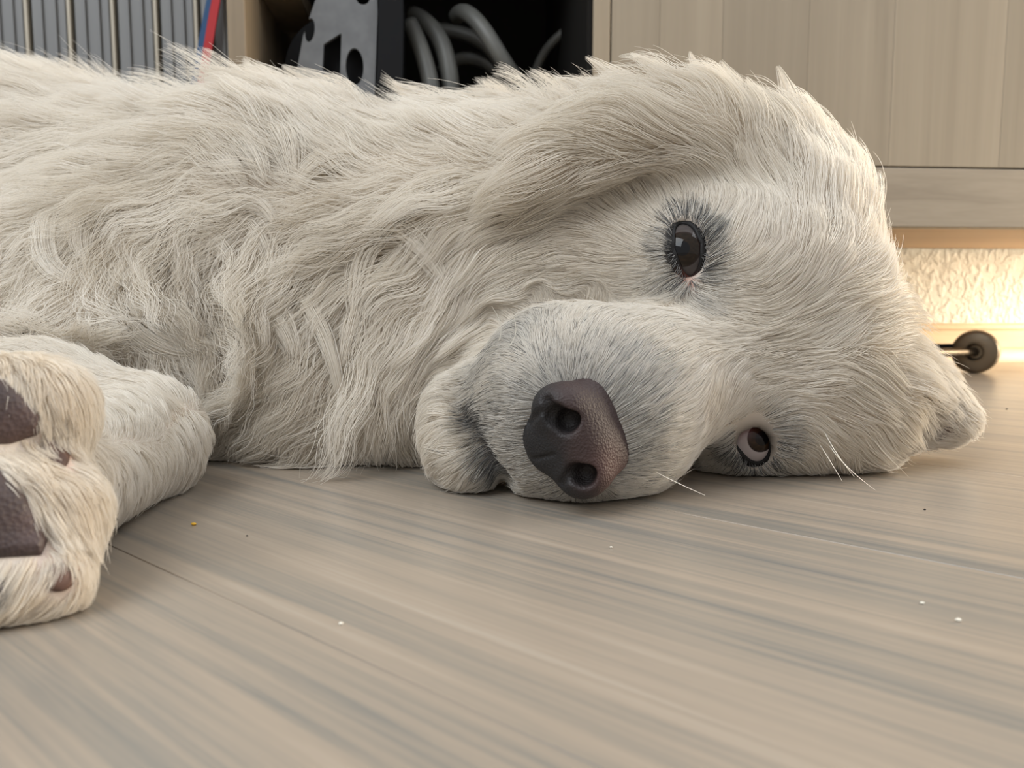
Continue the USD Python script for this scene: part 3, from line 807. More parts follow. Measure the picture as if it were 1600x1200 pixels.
# ---- the coat. Strokes: pixel, lie of the hair in the picture, length mm, lift, wave mm, mess, clumping
STROKES = [
 # muzzle
 (745, 560, -1, .35, 9, .30, 0, .10, .3), (790, 500, -.75, -.65, 9, .30, 0, .10, .3), (850, 470, -.2, -1, 9, .3, 0, .1, .3), (930, 470, .25, -1, 9, .3, 0, .1, .3),
 (1010, 500, .6, -.7, 10, .3, 0, .1, .3), (860, 540, -.15, -1, 7, .3, 0, .1, .3), (930, 540, .35, -.9, 7, .3, 0, .1, .3), (800, 580, -.9, -.35, 7, .3, 0, .1, .3),
 (790, 660, -1, .12, 7, .3, 0, .1, .3), (760, 620, -1, .1, 8, .3, 0, .1, .3), (980, 580, .6, -.75, 8, .3, 0, .1, .3), (1010, 640, .85, -.45, 8, .3, 0, .1, .3),
 (1010, 700, .8, -.3, 8, .3, 0, .1, .3), (1000, 750, .8, .15, 8, .3, 0, .1, .3), (930, 780, .3, .9, 6, .3, 0, .1, .3), (850, 770, -.6, .7, 7, .3, 0, .1, .3), (810, 740, -.9, .4, 7, .3, 0, .1, .3),
 (1060, 580, .85, -.5, 11, .3, 0, .1, .3), (1060, 660, .9, -.1, 10, .3, 0, .1, .3), (1040, 720, .85, .2, 10, .3, 0, .1, .3),
 # chin
 (690, 640, -.95, .25, 15, .45, .4, .4, .4), (690, 700, -.9, .4, 15, .45, .4, .4, .4), (720, 740, -.6, .8, 14, .45, .4, .4, .4), (725, 680, -.95, .3, 12, .42, .3, .3, .4), (700, 580, -.9, .3, 14, .3, 0, .15, .4),
 # between the eyes, forehead
 (1120, 530, .95, -.3, 13, .3, 0, .12, .35), (1180, 540, .95, -.25, 16, .35, .3, .15, .4), (1250, 540, 1, -.2, 20, .35, .8, .2, .5), (1180, 600, 1, -.1, 15, .3, .3, .15, .4),
 (1250, 600, 1, .02, 20, .35, .8, .2, .5), (1330, 560, 1, .05, 24, .4, 1, .2, .5), (1330, 480, .95, -.25, 24, .4, 1, .2, .5), (1250, 470, .8, -.6, 18, .35, .5, .18, .45),
 (1210, 420, .6, -.8, 16, .35, .4, .15, .4), (1290, 400, .5, -.85, 24, .4, 1, .2, .5), (1210, 350, .1, -1, 18, .35, .4, .2, .5), (1290, 310, .2, -1, 28, .5, 1.2, .22, .6),
 (1340, 330, .4, -.9, 28, .5, 1.2, .22, .6), (1390, 440, .85, -.5, 26, .45, 1, .2, .5), (1410, 520, .95, .15, 28, .42, 1, .2, .5),
 # upper eye surround
 (1110, 360, .75, -.65, 10, .3, 0, .1, .35), (1120, 400, .9, -.4, 10, .3, 0, .1, .35), (1125, 440, .95, .05, 10, .32, 0, .1, .35), (1110, 475, .7, .7, 10, .3, 0, .1, .35), (1150, 450, .9, -.1, 11, .3, 0, .1, .35),
 (1160, 490, .85, .25, 12, .3, 0, .1, .35), (1075, 480, .1, 1, 9, .3, 0, .1, .35), (1040, 455, -.75, .55, 9, .3, 0, .1, .35), (1030, 420, -1, .15, 10, .3, 0, .1, .35), (1030, 370, -.9, -.35, 10, .3, 0, .1, .35),
 (1050, 325, -.5, -.9, 11, .3, 0, .1, .35), (1090, 320, .05, -1, 12, .3, 0, .1, .35), (1150, 360, .35, -.95, 14, .3, 0, .12, .4),
 # cheek under the upper ear
 (990, 370, -.85, -.45, 14, .32, .3, .12, .4), (980, 430, -1, -.02, 14, .32, .3, .12, .4), (940, 340, -.8, -.5, 16, .32, .3, .14, .4), (900, 390, -.97, -.1, 18, .32, .5, .15, .4),
 (900, 440, -.95, .3, 16, .32, .5, .15, .4), (840, 390, -.95, .25, 22, .35, .8, .18, .45), (820, 450, -.8, .6, 20, .35, .8, .18, .45), (760, 420, -.8, .6, 28, .4, 1.5, .2, .5), (750, 500, -.6, .8, 20, .35, 1, .2, .5), (1000, 300, -.6, -.75, 16, .3, .3, .14, .4),
 # upper ear and crown
 (1170, 270, -.55, -.8, 24, .4, 1, .2, .6), (1110, 240, -.9, -.4, 28, .35, 1, .18, .6), (1040, 235, -1, -.05, 32, .3, 1.2, .16, .6), (960, 250, -.95, .25, 34, .28, 1.4, .16, .6), (890, 285, -.88, .45, 34, .28, 1.5, .16, .6),
 (820, 312, -.85, .5, 30, .25, 1.5, .16, .6), (1080, 170, -.95, -.3, 36, .35, 1.5, .18, .65), (990, 170, -.95, -.15, 36, .35, 1.5, .18, .65), (920, 210, -.9, .15, 38, .32, 1.5, .18, .65), (1160, 180, -.7, -.7, 36, .45, 1.5, .2, .65),
 (1060, 130, -.75, -.65, 34, .6, 1.5, .22, .7), (980, 140, -.8, -.5, 34, .65, 1.5, .22, .7), (1130, 140, -.6, -.8, 36, .62, 1.5, .22, .7), (1200, 170, -.35, -.95, 38, .55, 1.5, .22, .7), (1260, 210, -.1, -1, 36, .55, 1.5, .22, .7), (1310, 250, .1, -1, 30, .5, 1.5, .22, .65),
 (1230, 260, -.25, -.97, 28, .42, 1, .2, .6),
 # lower eye surround, lower face
 (1215, 660, .85, -.45, 12, .35, 0, .1, .4), (1225, 690, 1, .15, 12, .32, 0, .1, .4), (1205, 730, .5, .85, 12, .3, 0, .12, .4), (1160, 625, .15, -1, 10, .3, 0, .1, .35), (1200, 635, .6, -.8, 11, .32, 0, .1, .35), (1120, 640, -.1, -.9, 10, .3, 0, .1, .35),
 (1130, 680, -.6, .6, 9, .28, 0, .1, .35), (1100, 710, -.7, .7, 9, .28, 0, .1, .35), (1150, 730, -.3, .9, 9, .28, 0, .1, .35), (1280, 660, .85, .5, 18, .32, .5, .16, .5), (1280, 720, .4, .9, 16, .3, .5, .18, .5), (1350, 640, .9, .4, 24, .34, .8, .18, .55),
 (1360, 690, .6, .8, 24, .32, .8, .18, .55), (1420, 600, .92, .35, 26, .35, .8, .18, .55), (1430, 660, .75, .6, 12, .32, .8, .18, .55), (1470, 620, .9, .4, 15, .35, .8, .18, .55), (1500, 650, .85, .5, 20, .4, .8, .2, .5), (1470, 705, .8, .5, 12, .3, .8, .2, .5),
 # neck
 (780, 330, -.9, .35, 42, .28, 3, .25, .6), (700, 310, -.95, .25, 48, .28, 4, .28, .65), (620, 330, -.95, .22, 52, .26, 5, .3, .65), (550, 330, -.98, .1, 52, .26, 5, .32, .65), (690, 390, -.7, .7, 44, .28, 4, .28, .65), (620, 410, -.85, .5, 48, .26, 5, .3, .65),
 (700, 460, -.4, .9, 38, .3, 4, .26, .65), (640, 490, -.5, .85, 46, .28, 5, .3, .65), (560, 430, -.9, .4, 50, .26, 6, .35, .65), (590, 560, -.2, 1, 50, .28, 5, .28, .7), (660, 580, -.35, .9, 36, .3, 3, .25, .65), (640, 680, -.05, 1, 34, .25, 3, .25, .65),
 (560, 660, -.1, 1, 34, .24, 4, .26, .7), (480, 640, -.65, .75, 50, .24, 5, .28, .7), (510, 560, -.25, .95, 50, .28, 5, .3, .7), (430, 600, -.85, .5, 50, .26, 5, .3, .7), (430, 690, -.6, .75, 26, .26, 4, .28, .65), (360, 640, -.85, .45, 40, .25, 4, .3, .6), (370, 730, -.6, .75, 20, .26, 3, .28, .55),
 # chest curls
 (480, 400, -.7, .6, 46, .34, 8, .5, .7), (420, 440, -.2, .9, 46, .4, 9, .6, .75), (350, 400, -.4, .8, 46, .4, 9, .6, .75), (280, 420, .1, .9, 44, .38, 8, .55, .75), (330, 470, .45, .8, 44, .34, 7, .5, .75), (230, 400, -.2, .9, 46, .36, 8, .6, .7), (380, 350, -.75, .5, 48, .34, 7, .5, .7),
 (300, 540, .7, .65, 48, .28, 6, .35, .7), (220, 500, .5, .7, 42, .32, 7, .5, .6), (120, 430, -.4, .8, 44, .34, 7, .5, .65), (60, 480, -.3, .8, 40, .34, 6, .5, .6), (130, 500, .4, .5, 36, .32, 5, .5, .55), (380, 540, .6, .7, 48, .28, 6, .3, .75),
 # shoulder and trunk
 (470, 330, -.9, .2, 50, .28, 5, .35, .65), (440, 260, -.55, -.65, 46, .28, 3, .3, .6), (520, 250, -.5, -.7, 42, .28, 2, .25, .55), (620, 220, -.6, -.7, 38, .28, 2, .22, .5), (720, 220, -.75, -.55, 38, .28, 2, .2, .5), (800, 220, -.85, -.4, 38, .28, 2, .2, .5),
 (600, 160, -.75, -.6, 36, .36, 2, .22, .55), (700, 160, -.8, -.5, 34, .38, 2, .22, .55), (820, 160, -.85, -.45, 32, .38, 2, .22, .55), (500, 140, -.75, -.6, 40, .36, 2, .22, .6), (420, 120, -.75, -.65, 44, .62, 2, .22, .65), (390, 180, -.7, -.65, 46, .34, 2.5, .25, .6),
 (330, 150, -.9, -.3, 44, .26, 3, .25, .55), (360, 260, -.75, -.45, 46, .26, 3, .28, .6), (280, 220, -.95, -.1, 48, .22, 4, .28, .55), (200, 160, -1, -.05, 44, .22, 4, .28, .5), (100, 110, -1, 0, 44, .22, 4, .28, .5), (40, 200, -1, .02, 46, .2, 4, .28, .5), (150, 250, -1, .05, 48, .2, 5, .3, .55),
 (60, 310, -1, .2, 48, .22, 5, .32, .6), (200, 310, -.9, .35, 48, .26, 5, .35, .6), (280, 320, -.8, .5, 48, .3, 6, .45, .65), (100, 370, -.8, .5, 46, .28, 6, .4, .6), (20, 400, -.7, .6, 46, .28, 6, .4, .6),
 # foreleg and paw
 (60, 560, -1, -.05, 12, .3, 0, .15, .4), (140, 570, -.95, -.2, 12, .3, 0, .15, .4), (230, 610, -.85, -.2, 12, .32, .2, .18, .45), (290, 660, -.4, .4, 13, .5, .6, .6, .6), (230, 670, -.8, .25, 12, .5, .6, .6, .6), (180, 620, -.95, .05, 12, .42, .4, .5, .5), (190, 720, -.7, .5, 12, .45, .5, .5, .5), (260, 630, -.7, .1, 12, .48, .6, .6, .6),
 (290, 720, -.5, .7, 13, .35, .2, .2, .5), (240, 750, -.75, .5, 13, .35, .2, .18, .5), (190, 780, -.7, .5, 13, .35, .2, .18, .5), (100, 600, .3, .8, 12, .35, .2, .15, .5), (60, 590, .2, .9, 10, .35, .2, .15, .5), (120, 680, .3, .9, 8, .32, .2, .15, .5), (90, 660, .3, .9, 6, .35, .2, .18, .5), (110, 790, .55, .8, 14, .34, .3, .15, .5),
 (60, 760, .6, .75, 14, .36, .3, .15, .55), (140, 830, .3, .9, 13, .34, .3, .15, .5), (100, 850, .4, .9, 7, .34, .3, .15, .5), (120, 930, -.5, .8, 14, .34, .3, .18, .5), (70, 950, -.8, .45, 14, .34, .3, .2, .5), (50, 900, -.3, .8, 14, .36, .3, .25, .55), (145, 890, -.2, .9, 13, .34, .3, .15, .5), (20, 715, .5, .8, 12, .36, .3, .2, .5),
]
S_ = np.array(STROKES, float)
for _ in range(14):                                          # a stroke drawn past the outline slides in until it meets the body
    SP, st_ = cast(S_[:, 0], S_[:, 1])
    bad = (st_ > 1.2) | (np.abs(sdf(SP)) > .004)
    S_[bad, 1] += np.where(S_[bad, 1] < 460, 7, -7)
    S_[bad & (S_[:, 0] > 1350), 0] -= 7
SDIR = S_[:, 2:3] * R_ - S_[:, 3:4] * UP
SDIR /= np.linalg.norm(SDIR, axis=1, keepdims=True)
LONG = S_[:, 4] > 18
SPAR = np.column_stack([S_[:, 4] * .001 * np.where(LONG, 1.35, 1.1), S_[:, 5], S_[:, 6] * .001 * 1.1, S_[:, 7] * np.where(LONG, .55, .8), np.where(LONG, S_[:, 8] + .2, S_[:, 8])])     # length, lift, wave, mess, clumping
okk = (st_ < 1.2) & (np.abs(sdf(SP)) < .004)
print('strokes missing the body:', [STROKES[i][:2] for i in np.where(~okk)[0]])
SP, SDIR, SPAR = SP[okk], SDIR[okk], SPAR[okk]
STREE = cKDTree(SP)
def idw(p, what, k=7):
    d, i = STREE.query(p, k=k)
    w = 1 / (d ** 2 + .003 ** 2) ** 1.4
    w /= w.sum(1, keepdims=True)
    return [np.einsum('nk,nkc->nc', w, a[i]) for a in what]

tri_n, tri_a, tri_c = body.face_normals, body.area_faces, body.triangles_center
facing = ((CAM - tri_c) / np.linalg.norm(CAM - tri_c, axis=1, keepdims=True) * tri_n).sum(1)
fpar = idw(tri_c, [SPAR])[0]
flen = fpar[:, 0]
hair_w = np.where(flen < .017, .00021, np.where(flen < .030, .00025, .00030))
cover = np.where(flen < .017, 6.0, 5.5)
vx, vy, vd = project(tri_c)
seen = np.clip((facing + .65) / .3, .15, 1) * np.where((vx > -160) & (vx < 1760), 1, .12)
dens = cover / (flen * hair_w) * seen
dens *= (tri_c[:, 2] > np.where(flen > .03, .007, .0012))
# no hair on the eyes, nose, pads
for c, g, l, w in EYES.values():
    q = tri_c - c
    dens *= ~((np.hypot(q @ l / .0168, q @ w / .0098) < 1) & (q @ g > -.002))
q = tri_c - NOSE_C
dens *= ~((((q @ NM) / .0215) ** 2 + ((q @ NE) / .0245) ** 2 + ((q @ NW) / .0215) ** 2) < 1)
near_paw = (vd < .32) & (vx < 220)
for poly, _, _ in PADS:
    dens[near_paw] *= ~shapely.contains_xy(poly.buffer(4 if poly.area < 4000 else 3), vx[near_paw], vy[near_paw])
dens *= 1 - .85 * np.maximum(near(tri_c, MOUTH3, .0058), near(tri_c, LIP3, .0062))
dens *= 1 - .95 * near(tri_c, anchors([(1466, 672)]), .014)
want = dens * tri_a * FUR
print('hairs', int(want.sum()))
def scatter(seed):
    r = np.random.default_rng(seed)
    cnt = np.floor(want + r.random(len(want))).astype(int)
    f = np.repeat(np.arange(len(want)), cnt)
    a, b = r.random(len(f)), r.random(len(f))
    s = np.sqrt(a)
    t = body.triangles[f]
    return (1 - s)[:, None] * t[:, 0] + (s * (1 - b))[:, None] * t[:, 1] + (s * b)[:, None] * t[:, 2]

def grow(root, dev, par, K, seed, wave_phase):
    """Hair paths from the roots: dev = turn of the lie about the surface normal (radians)."""
    r = np.random.default_rng(seed)
    n = len(root)
    L, lift, wave = par[:, 0], par[:, 1], par[:, 2]
    out = np.empty((n, K, 3)); out[:, 0] = root
    p = root.copy()
    seg = (L / (K - 1))[:, None]
    cd, sd_ = np.cos(dev)[:, None], np.sin(dev)[:, None]
    turn = np.minimum(wave / np.maximum(L, 1e-4) * 5.5, .72)
    for k in range(1, K):
        t = k / (K - 1)
        g = grad(p)
        D = idw(p, [SDIR], 5)[0]
        D -= g * (D * g).sum(1, keepdims=True)
        D /= np.linalg.norm(D, axis=1, keepdims=True) + 1e-9
        b = np.cross(g, D)
        wv = (turn * np.sin(wave_phase + t * L * 190.0))[:, None]
        D = D * cd + b * (sd_ + wv)
        D /= np.linalg.norm(D, axis=1, keepdims=True) + 1e-9
        target = L * lift * (1 - (1 - t) ** 1.6) * .62
        q = p + seg * D
        q = q + g * np.clip(target - sdf(q), -.6 * seg[:, 0], .9 * seg[:, 0])[:, None]
        v = q - p
        q = p + seg * v / (np.linalg.norm(v, axis=1, keepdims=True) + 1e-9)
        q[:, 2] = np.maximum(q[:, 2], .0009)
        out[:, k] = q
        p = q
    return out

def coat(root, K, s_big, s_small, seed):
    r = np.random.default_rng(seed)
    par = idw(root, [SPAR])[0]
    par[:, 0] *= r.uniform(.78, 1.12, len(root))
    mess = par[:, 3]
    broad = noise1(root, 28, 11) * 1.0 + noise1(root, 70, 12) * .6
    # big locks
    gi = r.permutation(len(root))
    def guides(spacing):
        cell = np.floor(root / spacing).astype(int)
        _, first = np.unique(cell[gi], axis=0, return_index=True)
        return gi[first]
    def paths(ids, dev_sigma, lm, ln):
        pr = idw(root[ids], [SPAR])[0]; pr[:, 1] = np.minimum(pr[:, 1] * lm, 1.1); pr[:, 0] *= ln
        ph = r.uniform(0, 6.28, len(ids)) * .55 + noise1(root[ids], 16, 13) * 5
        dv = (noise1(root[ids], 28, 11) + .6 * noise1(root[ids], 70, 12)) * pr[:, 3] * .9 + r.normal(0, 1, len(ids)) * pr[:, 3] * dev_sigma
        return grow(root[ids], dv, pr, K, 5, ph), dv, ph
    gb = guides(s_big); lm = np.exp(r.normal(0, 1, len(gb)) * (.08 + .32 * np.clip((par[gb, 0] - .020) / .025, 0, 1))); ln = r.uniform(.78, 1.18, len(gb)); PB, dvb, phb = paths(gb, .75, lm, ln)
    jit = root + r.normal(0, s_big * .12, root.shape)
    _, ib = cKDTree(root[gb]).query(jit)
    dev = dvb[ib] + r.normal(0, 1, len(root)) * (.05 + mess * .22)
    par[:, 1] = np.minimum(par[:, 1] * lm[ib] * np.exp(r.normal(0, 1, len(root)) * (.12 + .14 * np.clip((par[:, 0] - .020) / .025, 0, 1))), 1.1); par[:, 0] *= ln[ib]
    H_ = grow(root, dev, par, K, 6, phb[ib] + r.normal(0, .25, len(root)))
    t = np.linspace(0, 1, K)[None, :, None]
    base = root - root[gb][ib]
    c = (par[:, 4] * r.uniform(.55, 1.1, len(root)))[:, None, None]
    H_ = H_ + (PB[ib] + base[:, None] * (1 - .75 * t) - H_) * np.clip(c * t ** 1.1, 0, .92)
    gs = guides(s_small)
    _, is_ = cKDTree(root[gs]).query(root + r.normal(0, s_small * .15, root.shape))
    G_ = H_[gs][is_]
    base = root - root[gs][is_]
    c = r.uniform(.2, .85, len(root))[:, None, None] * np.clip(par[:, 4] * 1.5, .3, .9)[:, None, None]
    H_ = H_ + (G_ + base[:, None] * (1 - .8 * t) - H_) * np.clip(c * t, 0, .9)
    fly = (r.random(len(root)) < .09)[:, None, None]
    H_ = H_ + fly * t ** 1.5 * r.normal(0, .09, (len(root), 1, 3)) * par[:, 0][:, None, None]
    low = .0006 + .0010 * r.random(H_.shape[:2])
    H_[:, 1:, 2] = np.maximum(H_[:, 1:, 2], low[:, 1:])
    return H_, par, gb, ib

CREAM = anchors([(1000, 200), (900, 290), (1150, 250), (440, 270), (560, 320), (420, 430), (520, 480), (330, 420), (250, 330), (480, 520), (620, 370), (1230, 520), (1300, 560)])
TANP = anchors([(90, 600), (60, 720), (100, 760), (80, 900), (20, 560), (60, 950)])
DARKH = np.vstack([RIM_UP, RIM_LOW])
def colours(root, par, ib, seed):
    r = np.random.default_rng(seed)
    n = len(root)
    pgm = pigment(root)[:, None]
    lock = np.random.default_rng(seed + 1).normal(0, 1, ib.max() + 1)[ib][:, None]
    cr = np.clip(.55 * near(root, CREAM, .035)[:, None] + .22 * noise1(root, 24, 21)[:, None] + .10 * lock + .12, 0, 1)
    tip = np.array([.94, .935, .92]) * (1 - cr) + np.array([.90, .86, .785]) * cr
    tn = np.clip(near(root, TANP, .014)[:, None] * .45 + r.normal(0, .1, (n, 1)), 0, .8)
    tip = tip * (1 - tn) + np.array([.86, .77, .63]) * tn
    rootc = tip * np.array([.94, .90, .84]) * (1 - .15 * cr)
    tip = tip * (1 + .05 * r.normal(0, 1, (n, 1)))
    grey = (r.random((n, 1)) < pgm * .32)
    dk = (r.random((n, 1)) < near(root, DARKH, .0042)[:, None] * .55)
    tip = np.where(grey, np.array([.46, .435, .405]) * r.uniform(.55, 1.3, (n, 1)), tip)
    rootc = rootc * (1 - .6 * pgm) + np.array([.19, .18, .17]) * .6 * pgm
    rootc = np.where(grey, tip * .4, rootc)
    lp = r.random((n, 1)) < near(root, LIP3, .0080)[:, None] * .85
    tip = np.where(lp, np.array([.10, .095, .095]) * r.uniform(.5, 1.5, (n, 1)), tip)
    rootc = np.where(lp, np.array([.03, .028, .028]), rootc)
    tip = np.where(dk, np.array([.025, .022, .022]), tip)
    rootc = np.where(dk, np.array([.012, .011, .011]), rootc)
    return np.clip(rootc, 0, .965), np.clip(tip, 0, .965)

M_fur = mat('fur', {
    'r': ('attribute', {'attribute': 'root_tone'}), 't': ('attribute', {'attribute': 'tip_tone'}), 'h': ('hair_info', {}),
    'k': ('map_range', {'range_type': 'smoothstep', 'from_min': .05, 'from_max': .65, 'to_min': 0.0, 'to_max': 1.0}),
    'c': ('mix_color', {}), 'd': ('diffuse_bsdf', {}), 'tr': ('translucent_bsdf', {}), 'hb': ('hair_bsdf', {'component': 'reflection', 'offset': -.06, 'roughness_u': .35, 'roughness_v': .6, 'color': (.9, .9, .9)}),
    'm1': ('mix_closure', {'fac': .5}), 'm2': ('mix_closure', {'fac': .10})},
    [('h.intercept', 'k.value'), ('k.result', 'c.fac'), ('r.color', 'c.a'), ('t.color', 'c.b'), ('c.result', 'd.color'), ('c.result', 'tr.color'),
     ('d.BSDF', 'm1.closure1'), ('tr.BSDF', 'm1.closure2'), ('m1.closure', 'm2.closure1'), ('hb.BSDF', 'm2.closure2')], 'm2.closure')
def curves(name, H_, w_root, w_tip, cr, ct, material=None, label=None, kind='stuff'):
    n, K = H_.shape[:2]
    c = UsdGeom.BasisCurves.Define(stage, numbered(str(DOG.GetPath()) + '/' + name))
    P = (H_ - offset_of(DOG)).reshape(-1, 3)
    c.CreateTypeAttr('cubic'); c.CreateBasisAttr('catmullRom'); c.CreateWrapAttr('pinned')
    c.CreatePointsAttr(Vt.Vec3fArray.FromNumpy(P.astype(np.float32)))
    c.CreateCurveVertexCountsAttr(Vt.IntArray.FromNumpy(np.full(n, K, np.int32)))
    t = np.linspace(0, 1, K)
    w = (np.asarray(w_root)[:, None] * (1 - t ** 2.2) + np.asarray(w_tip)[:, None] * t ** 2.2)
    c.CreateWidthsAttr(Vt.FloatArray.FromNumpy(w.astype(np.float32).ravel()))
    c.SetWidthsInterpolation('vertex')
    with_color(c.GetPrim(), 'root_tone', cr, 'uniform'); with_color(c.GetPrim(), 'tip_tone', ct, 'uniform')
    UsdShade.MaterialBindingAPI.Apply(c.GetPrim()).Bind(material or M_fur)
    return tag(c.GetPrim(), label, None, None, kind)

roots = scatter(21)
rl = idw(roots, [SPAR])[0][:, 0]
for nm_, sel, K, sb, ss, sd_ in (('short_fur', rl < .020, 6, .0050, .0012, 31), ('long_fur', rl >= .020, 11, .018, .0032, 41)):
    rt = roots[sel]
    Hh, par, gb, ib = coat(rt, K, sb, ss, sd_)
    cr, ct = colours(rt, par, ib, sd_)
    wr = np.where(par[:, 0] < .017, .00022, np.where(par[:, 0] < .030, .00026, .00031)) * np.random.default_rng(sd_).uniform(.7, 1.3, len(rt))
    curves(nm_, Hh, wr, wr * .22, cr, ct)

# ---- single locks: pixel path, half width in pixels, height over the skin in mm (root, tip)
LOCKS = [([(320, 468), (370, 470), (420, 490), (458, 528), (470, 562)], 24, 12, 15), ([(187, 453), (235, 517), (300, 545), (365, 530)], 24, 8, 11), ([(233, 433), (253, 467), (283, 500), (340, 520)], 16, 10, 12),
 ([(287, 352), (286, 400), (298, 446), (312, 466)], 12, 11, 14), ([(312, 368), (350, 390), (378, 428)], 11, 11, 13), ([(272, 396), (230, 410), (200, 436), (187, 460)], 14, 11, 13), ([(283, 357), (333, 330), (400, 323), (434, 356)], 17, 9, 11),
 ([(750, 282), (683, 295), (633, 327), (583, 370), (537, 411), (480, 438)], 17, 10, 13), ([(563, 253), (500, 267), (465, 310)], 16, 9, 12), ([(610, 360), (650, 380), (685, 418), (708, 458)], 14, 10, 11), ([(600, 373), (577, 403), (563, 453), (557, 505)], 15, 10, 13),
 ([(470, 460), (500, 505), (525, 561), (537, 605), (541, 634)], 10, 12, 14), ([(565, 475), (552, 524), (540, 574)], 12, 10, 12), ([(569, 560), (572, 617), (588, 674), (600, 705)], 11, 9, 10), ([(525, 620), (521, 680), (528, 738)], 14, 9, 9),
 ([(506, 533), (440, 584), (344, 607)], 20, 8, 10), ([(440, 595), (430, 652), (400, 680), (366, 694)], 17, 8, 9), ([(480, 570), (470, 640), (440, 680), (412, 704)], 16, 8, 9), ([(440, 420), (420, 455), (440, 490), (480, 500)], 13, 10, 12), ([(390, 350), (420, 390), (425, 430), (395, 455)], 14, 10, 12),
 ([(330, 400), (300, 420), (295, 450), (330, 468)], 10, 11, 12), ([(250, 300), (225, 340), (240, 385)], 16, 10, 12), ([(90, 330), (75, 380), (98, 430), (140, 445)], 18, 9, 11), ([(170, 330), (140, 370), (150, 420)], 18, 9, 11), ([(12, 380), (8, 420), (10, 450)], 10, 10, 12),
 ([(430, 200), (455, 245), (462, 290)], 20, 9, 11), ([(370, 215), (400, 250), (420, 295)], 16, 9, 11), ([(330, 240), (365, 270), (390, 305)], 14, 9, 11), ([(640, 400), (600, 440), (560, 465), (520, 470)], 15, 9, 12), ([(690, 480), (655, 540), (640, 600)], 13, 8, 9), ([(640, 600), (632, 660), (640, 720)], 12, 7, 8),
]
NTUFT = len(LOCKS)
LOCKS += [                                                  # tufts against the background
 ([(460, 150), (412, 122), (380, 90)], 20, 12, 22), ([(545, 150), (485, 128), (440, 103)], 18, 10, 18), ([(400, 170), (355, 145), (322, 120)], 18, 9, 14), ([(700, 165), (650, 145), (610, 128)], 14, 9, 14), ([(800, 165), (760, 148), (725, 138)], 14, 9, 13),
 ([(1010, 155), (955, 115), (914, 88)], 13, 13, 24), ([(1070, 145), (1025, 108), (985, 82)], 13, 14, 24), ([(1105, 145), (1088, 110), (1077, 80)], 10, 15, 26), ([(1160, 160), (1142, 125), (1126, 94)], 12, 15, 26), ([(1190, 180), (1180, 150), (1166, 120)], 12, 15, 24),
 ([(1238, 205), (1232, 150), (1214, 102)], 12, 15, 28), ([(1280, 225), (1276, 180), (1258, 148)], 12, 14, 24), ([(1318, 265), (1316, 225), (1300, 188)], 12, 13, 22), ([(930, 160), (895, 130), (868, 122)], 12, 11, 18)]
lr = np.random.default_rng(91)
LH, LW = [], []
for li, (path, hw, h0, h1) in enumerate(LOCKS):
    path = np.array(path, float)
    base, tt = cast(path[:, 0], path[:, 1])
    tuft = li >= NTUFT
    if tuft:
        d = np.full(len(path), .462 if path[0, 0] > 850 else .56 if path[0, 0] > 560 else .575)
    else:
        d = np.minimum(tt, tt[0] + .05)
        h0, h1 = h0 - 3.0, h1 - 3.5
    base = np.array([F(x, y, q) for (x, y), q in zip(path, d)])
    inside = np.abs(sdf(base)) < (-1 if tuft else .004)
    g = grad(base); g[~inside] = g[inside][-1] if inside.any() else -FW
    hh = np.linspace(h0, h1, len(path))[:, None] * .001
    c = spline(base + g * hh * np.where(inside, 1, 0)[:, None], 24)
    gg = np.stack([np.interp(np.linspace(0, len(g) - 1, 24), np.arange(len(g)), g[:, j]) for j in range(3)], 1); gg /= np.linalg.norm(gg, axis=1, keepdims=True)
    tg = np.gradient(c, axis=0); tg /= np.linalg.norm(tg, axis=1, keepdims=True)
    side = np.cross(gg, tg); side /= np.linalg.norm(side, axis=1, keepdims=True)
    wd = hw * float(np.median(d)) / FPX
    n = int((9 if tuft else 15) * hw)
    u = np.clip(lr.normal(0, .62, n), -1.3, 1.3); v = lr.uniform(-1, 1, n) * np.sqrt(np.maximum(1 - u ** 2, .05))
    t0, t1 = lr.uniform(-.1, .45, n).clip(0), 1 - .45 * lr.random(n) ** 1.5
    K = 11
    for k in range(n):
        t = t0[k] + (t1[k] - t0[k]) * np.linspace(0, 1, K)
        x = t * 23
        pick = lambda A: np.stack([np.interp(x, np.arange(24), A[:, j]) for j in range(3)], 1)
        wdt = wd * (.95 + .25 * np.sin(np.pi * np.clip(t, 0, 1))) * (1 - (.80 if tuft else .6) * t ** 1.8)
        s_ = np.linspace(0, 1, K)
        dip = -h0 * .0009 * (1 - np.clip(s_ / .22, 0, 1)) ** 2 
        ph, am = lr.uniform(0, 6.28), lr.uniform(0, .12)
        h_ = pick(c) + pick(side) * ((u[k] + am * np.sin(ph + t * 7)) * wdt)[:, None] + pick(gg) * (v[k] * wdt * .45 + dip)[:, None]
        h_[:, 2] = np.maximum(h_[:, 2], .001)
        LH.append(h_)
LH = np.array(LH)
lcr, lct = colours(LH[:, 5], np.zeros((len(LH), 5)), np.zeros(len(LH), int), 51)
lw_ = np.random.default_rng(52).uniform(.00021, .00038, len(LH))
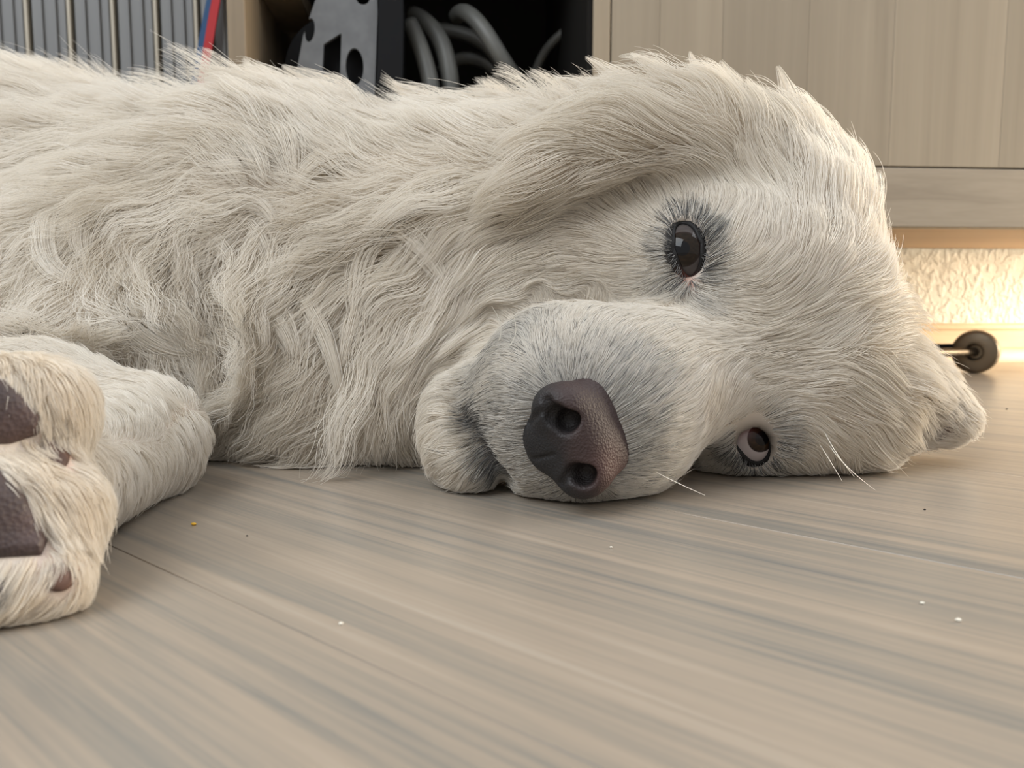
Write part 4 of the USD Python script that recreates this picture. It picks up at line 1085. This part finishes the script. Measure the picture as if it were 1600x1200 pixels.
curves('fur_lock', LH, lw_, lw_ * .22, lcr, lct)

# ---- whiskers and lashes
def hair_list(name, px_paths, w, col, label=None):
    out = []
    for path in px_paths:
        base, t0 = cast(*path[0][:2])
        pts = [base] + [F(x, y, float(t0) + dd) for x, y, dd in path[1:]]
        pts = np.array(pts); pts[:, 2] = np.maximum(pts[:, 2], .001)
        out.append(spline(pts, 8))
    n = len(out)
    return curves(name, np.array(out), np.full(n, w), np.full(n, w * .3), np.tile(col, (n, 1)), np.tile(col, (n, 1)), label=label)
hair_list('whisker', [[(1285, 668), (1310, 712, -.015), (1335, 745, -.025)], [(1278, 690), (1300, 725, -.02), (1316, 752, -.03)], [(1292, 690), (1330, 735, -.02), (1368, 766, -.03)],
                      [(1020, 735), (1060, 755, -.01), (1102, 774, -.02)], [(790, 545), (806, 515, -.014), (800, 488, -.022)], [(775, 540), (782, 508, -.012), (768, 478, -.02)]], .00042, (.85, .82, .74), 'long white whiskers')
lash = []
r_ = np.random.default_rng(77)
for rim, (c, g, l, w), spread, base_len in ((RIM_UP, EYE_UP, (20, 76), .0075), (RIM_LOW, EYE_LOW, (44, 84), .009)):
    sel = [j for j in range(96) if True]
    for j in sel:
        for q_ in range(2):
            b0 = rim[j] + r_.normal(0, .0006, 3)
            out_ = rim[j] - c - g * ((rim[j] - c) @ g); out_ /= np.linalg.norm(out_)
            Ln = base_len * r_.uniform(.35, .8)
            tdir = np.cross(g, out_) * r_.normal(0, .35)
            p1 = b0 + (out_ * .75 + g * .45 + tdir * .5) * Ln * .5
            p2 = b0 + (out_ * 1.0 + g * .30 + tdir) * Ln
            lash.append(np.array([b0, (b0 + p1) / 2 + g * Ln * .04, p1, (p1 + p2) / 2 + g * Ln * .02, p2]))
lash = np.array(lash)
lw = np.full(len(lash), .00026)
lt = np.where(r_.random((len(lash), 1)) < .6, np.array([[.02, .018, .018]]), np.array([[.45, .43, .41]]))
curves('eyelash', lash, lw, lw * .25, lt * .6, lt, label='dark short lashes around both eyes')
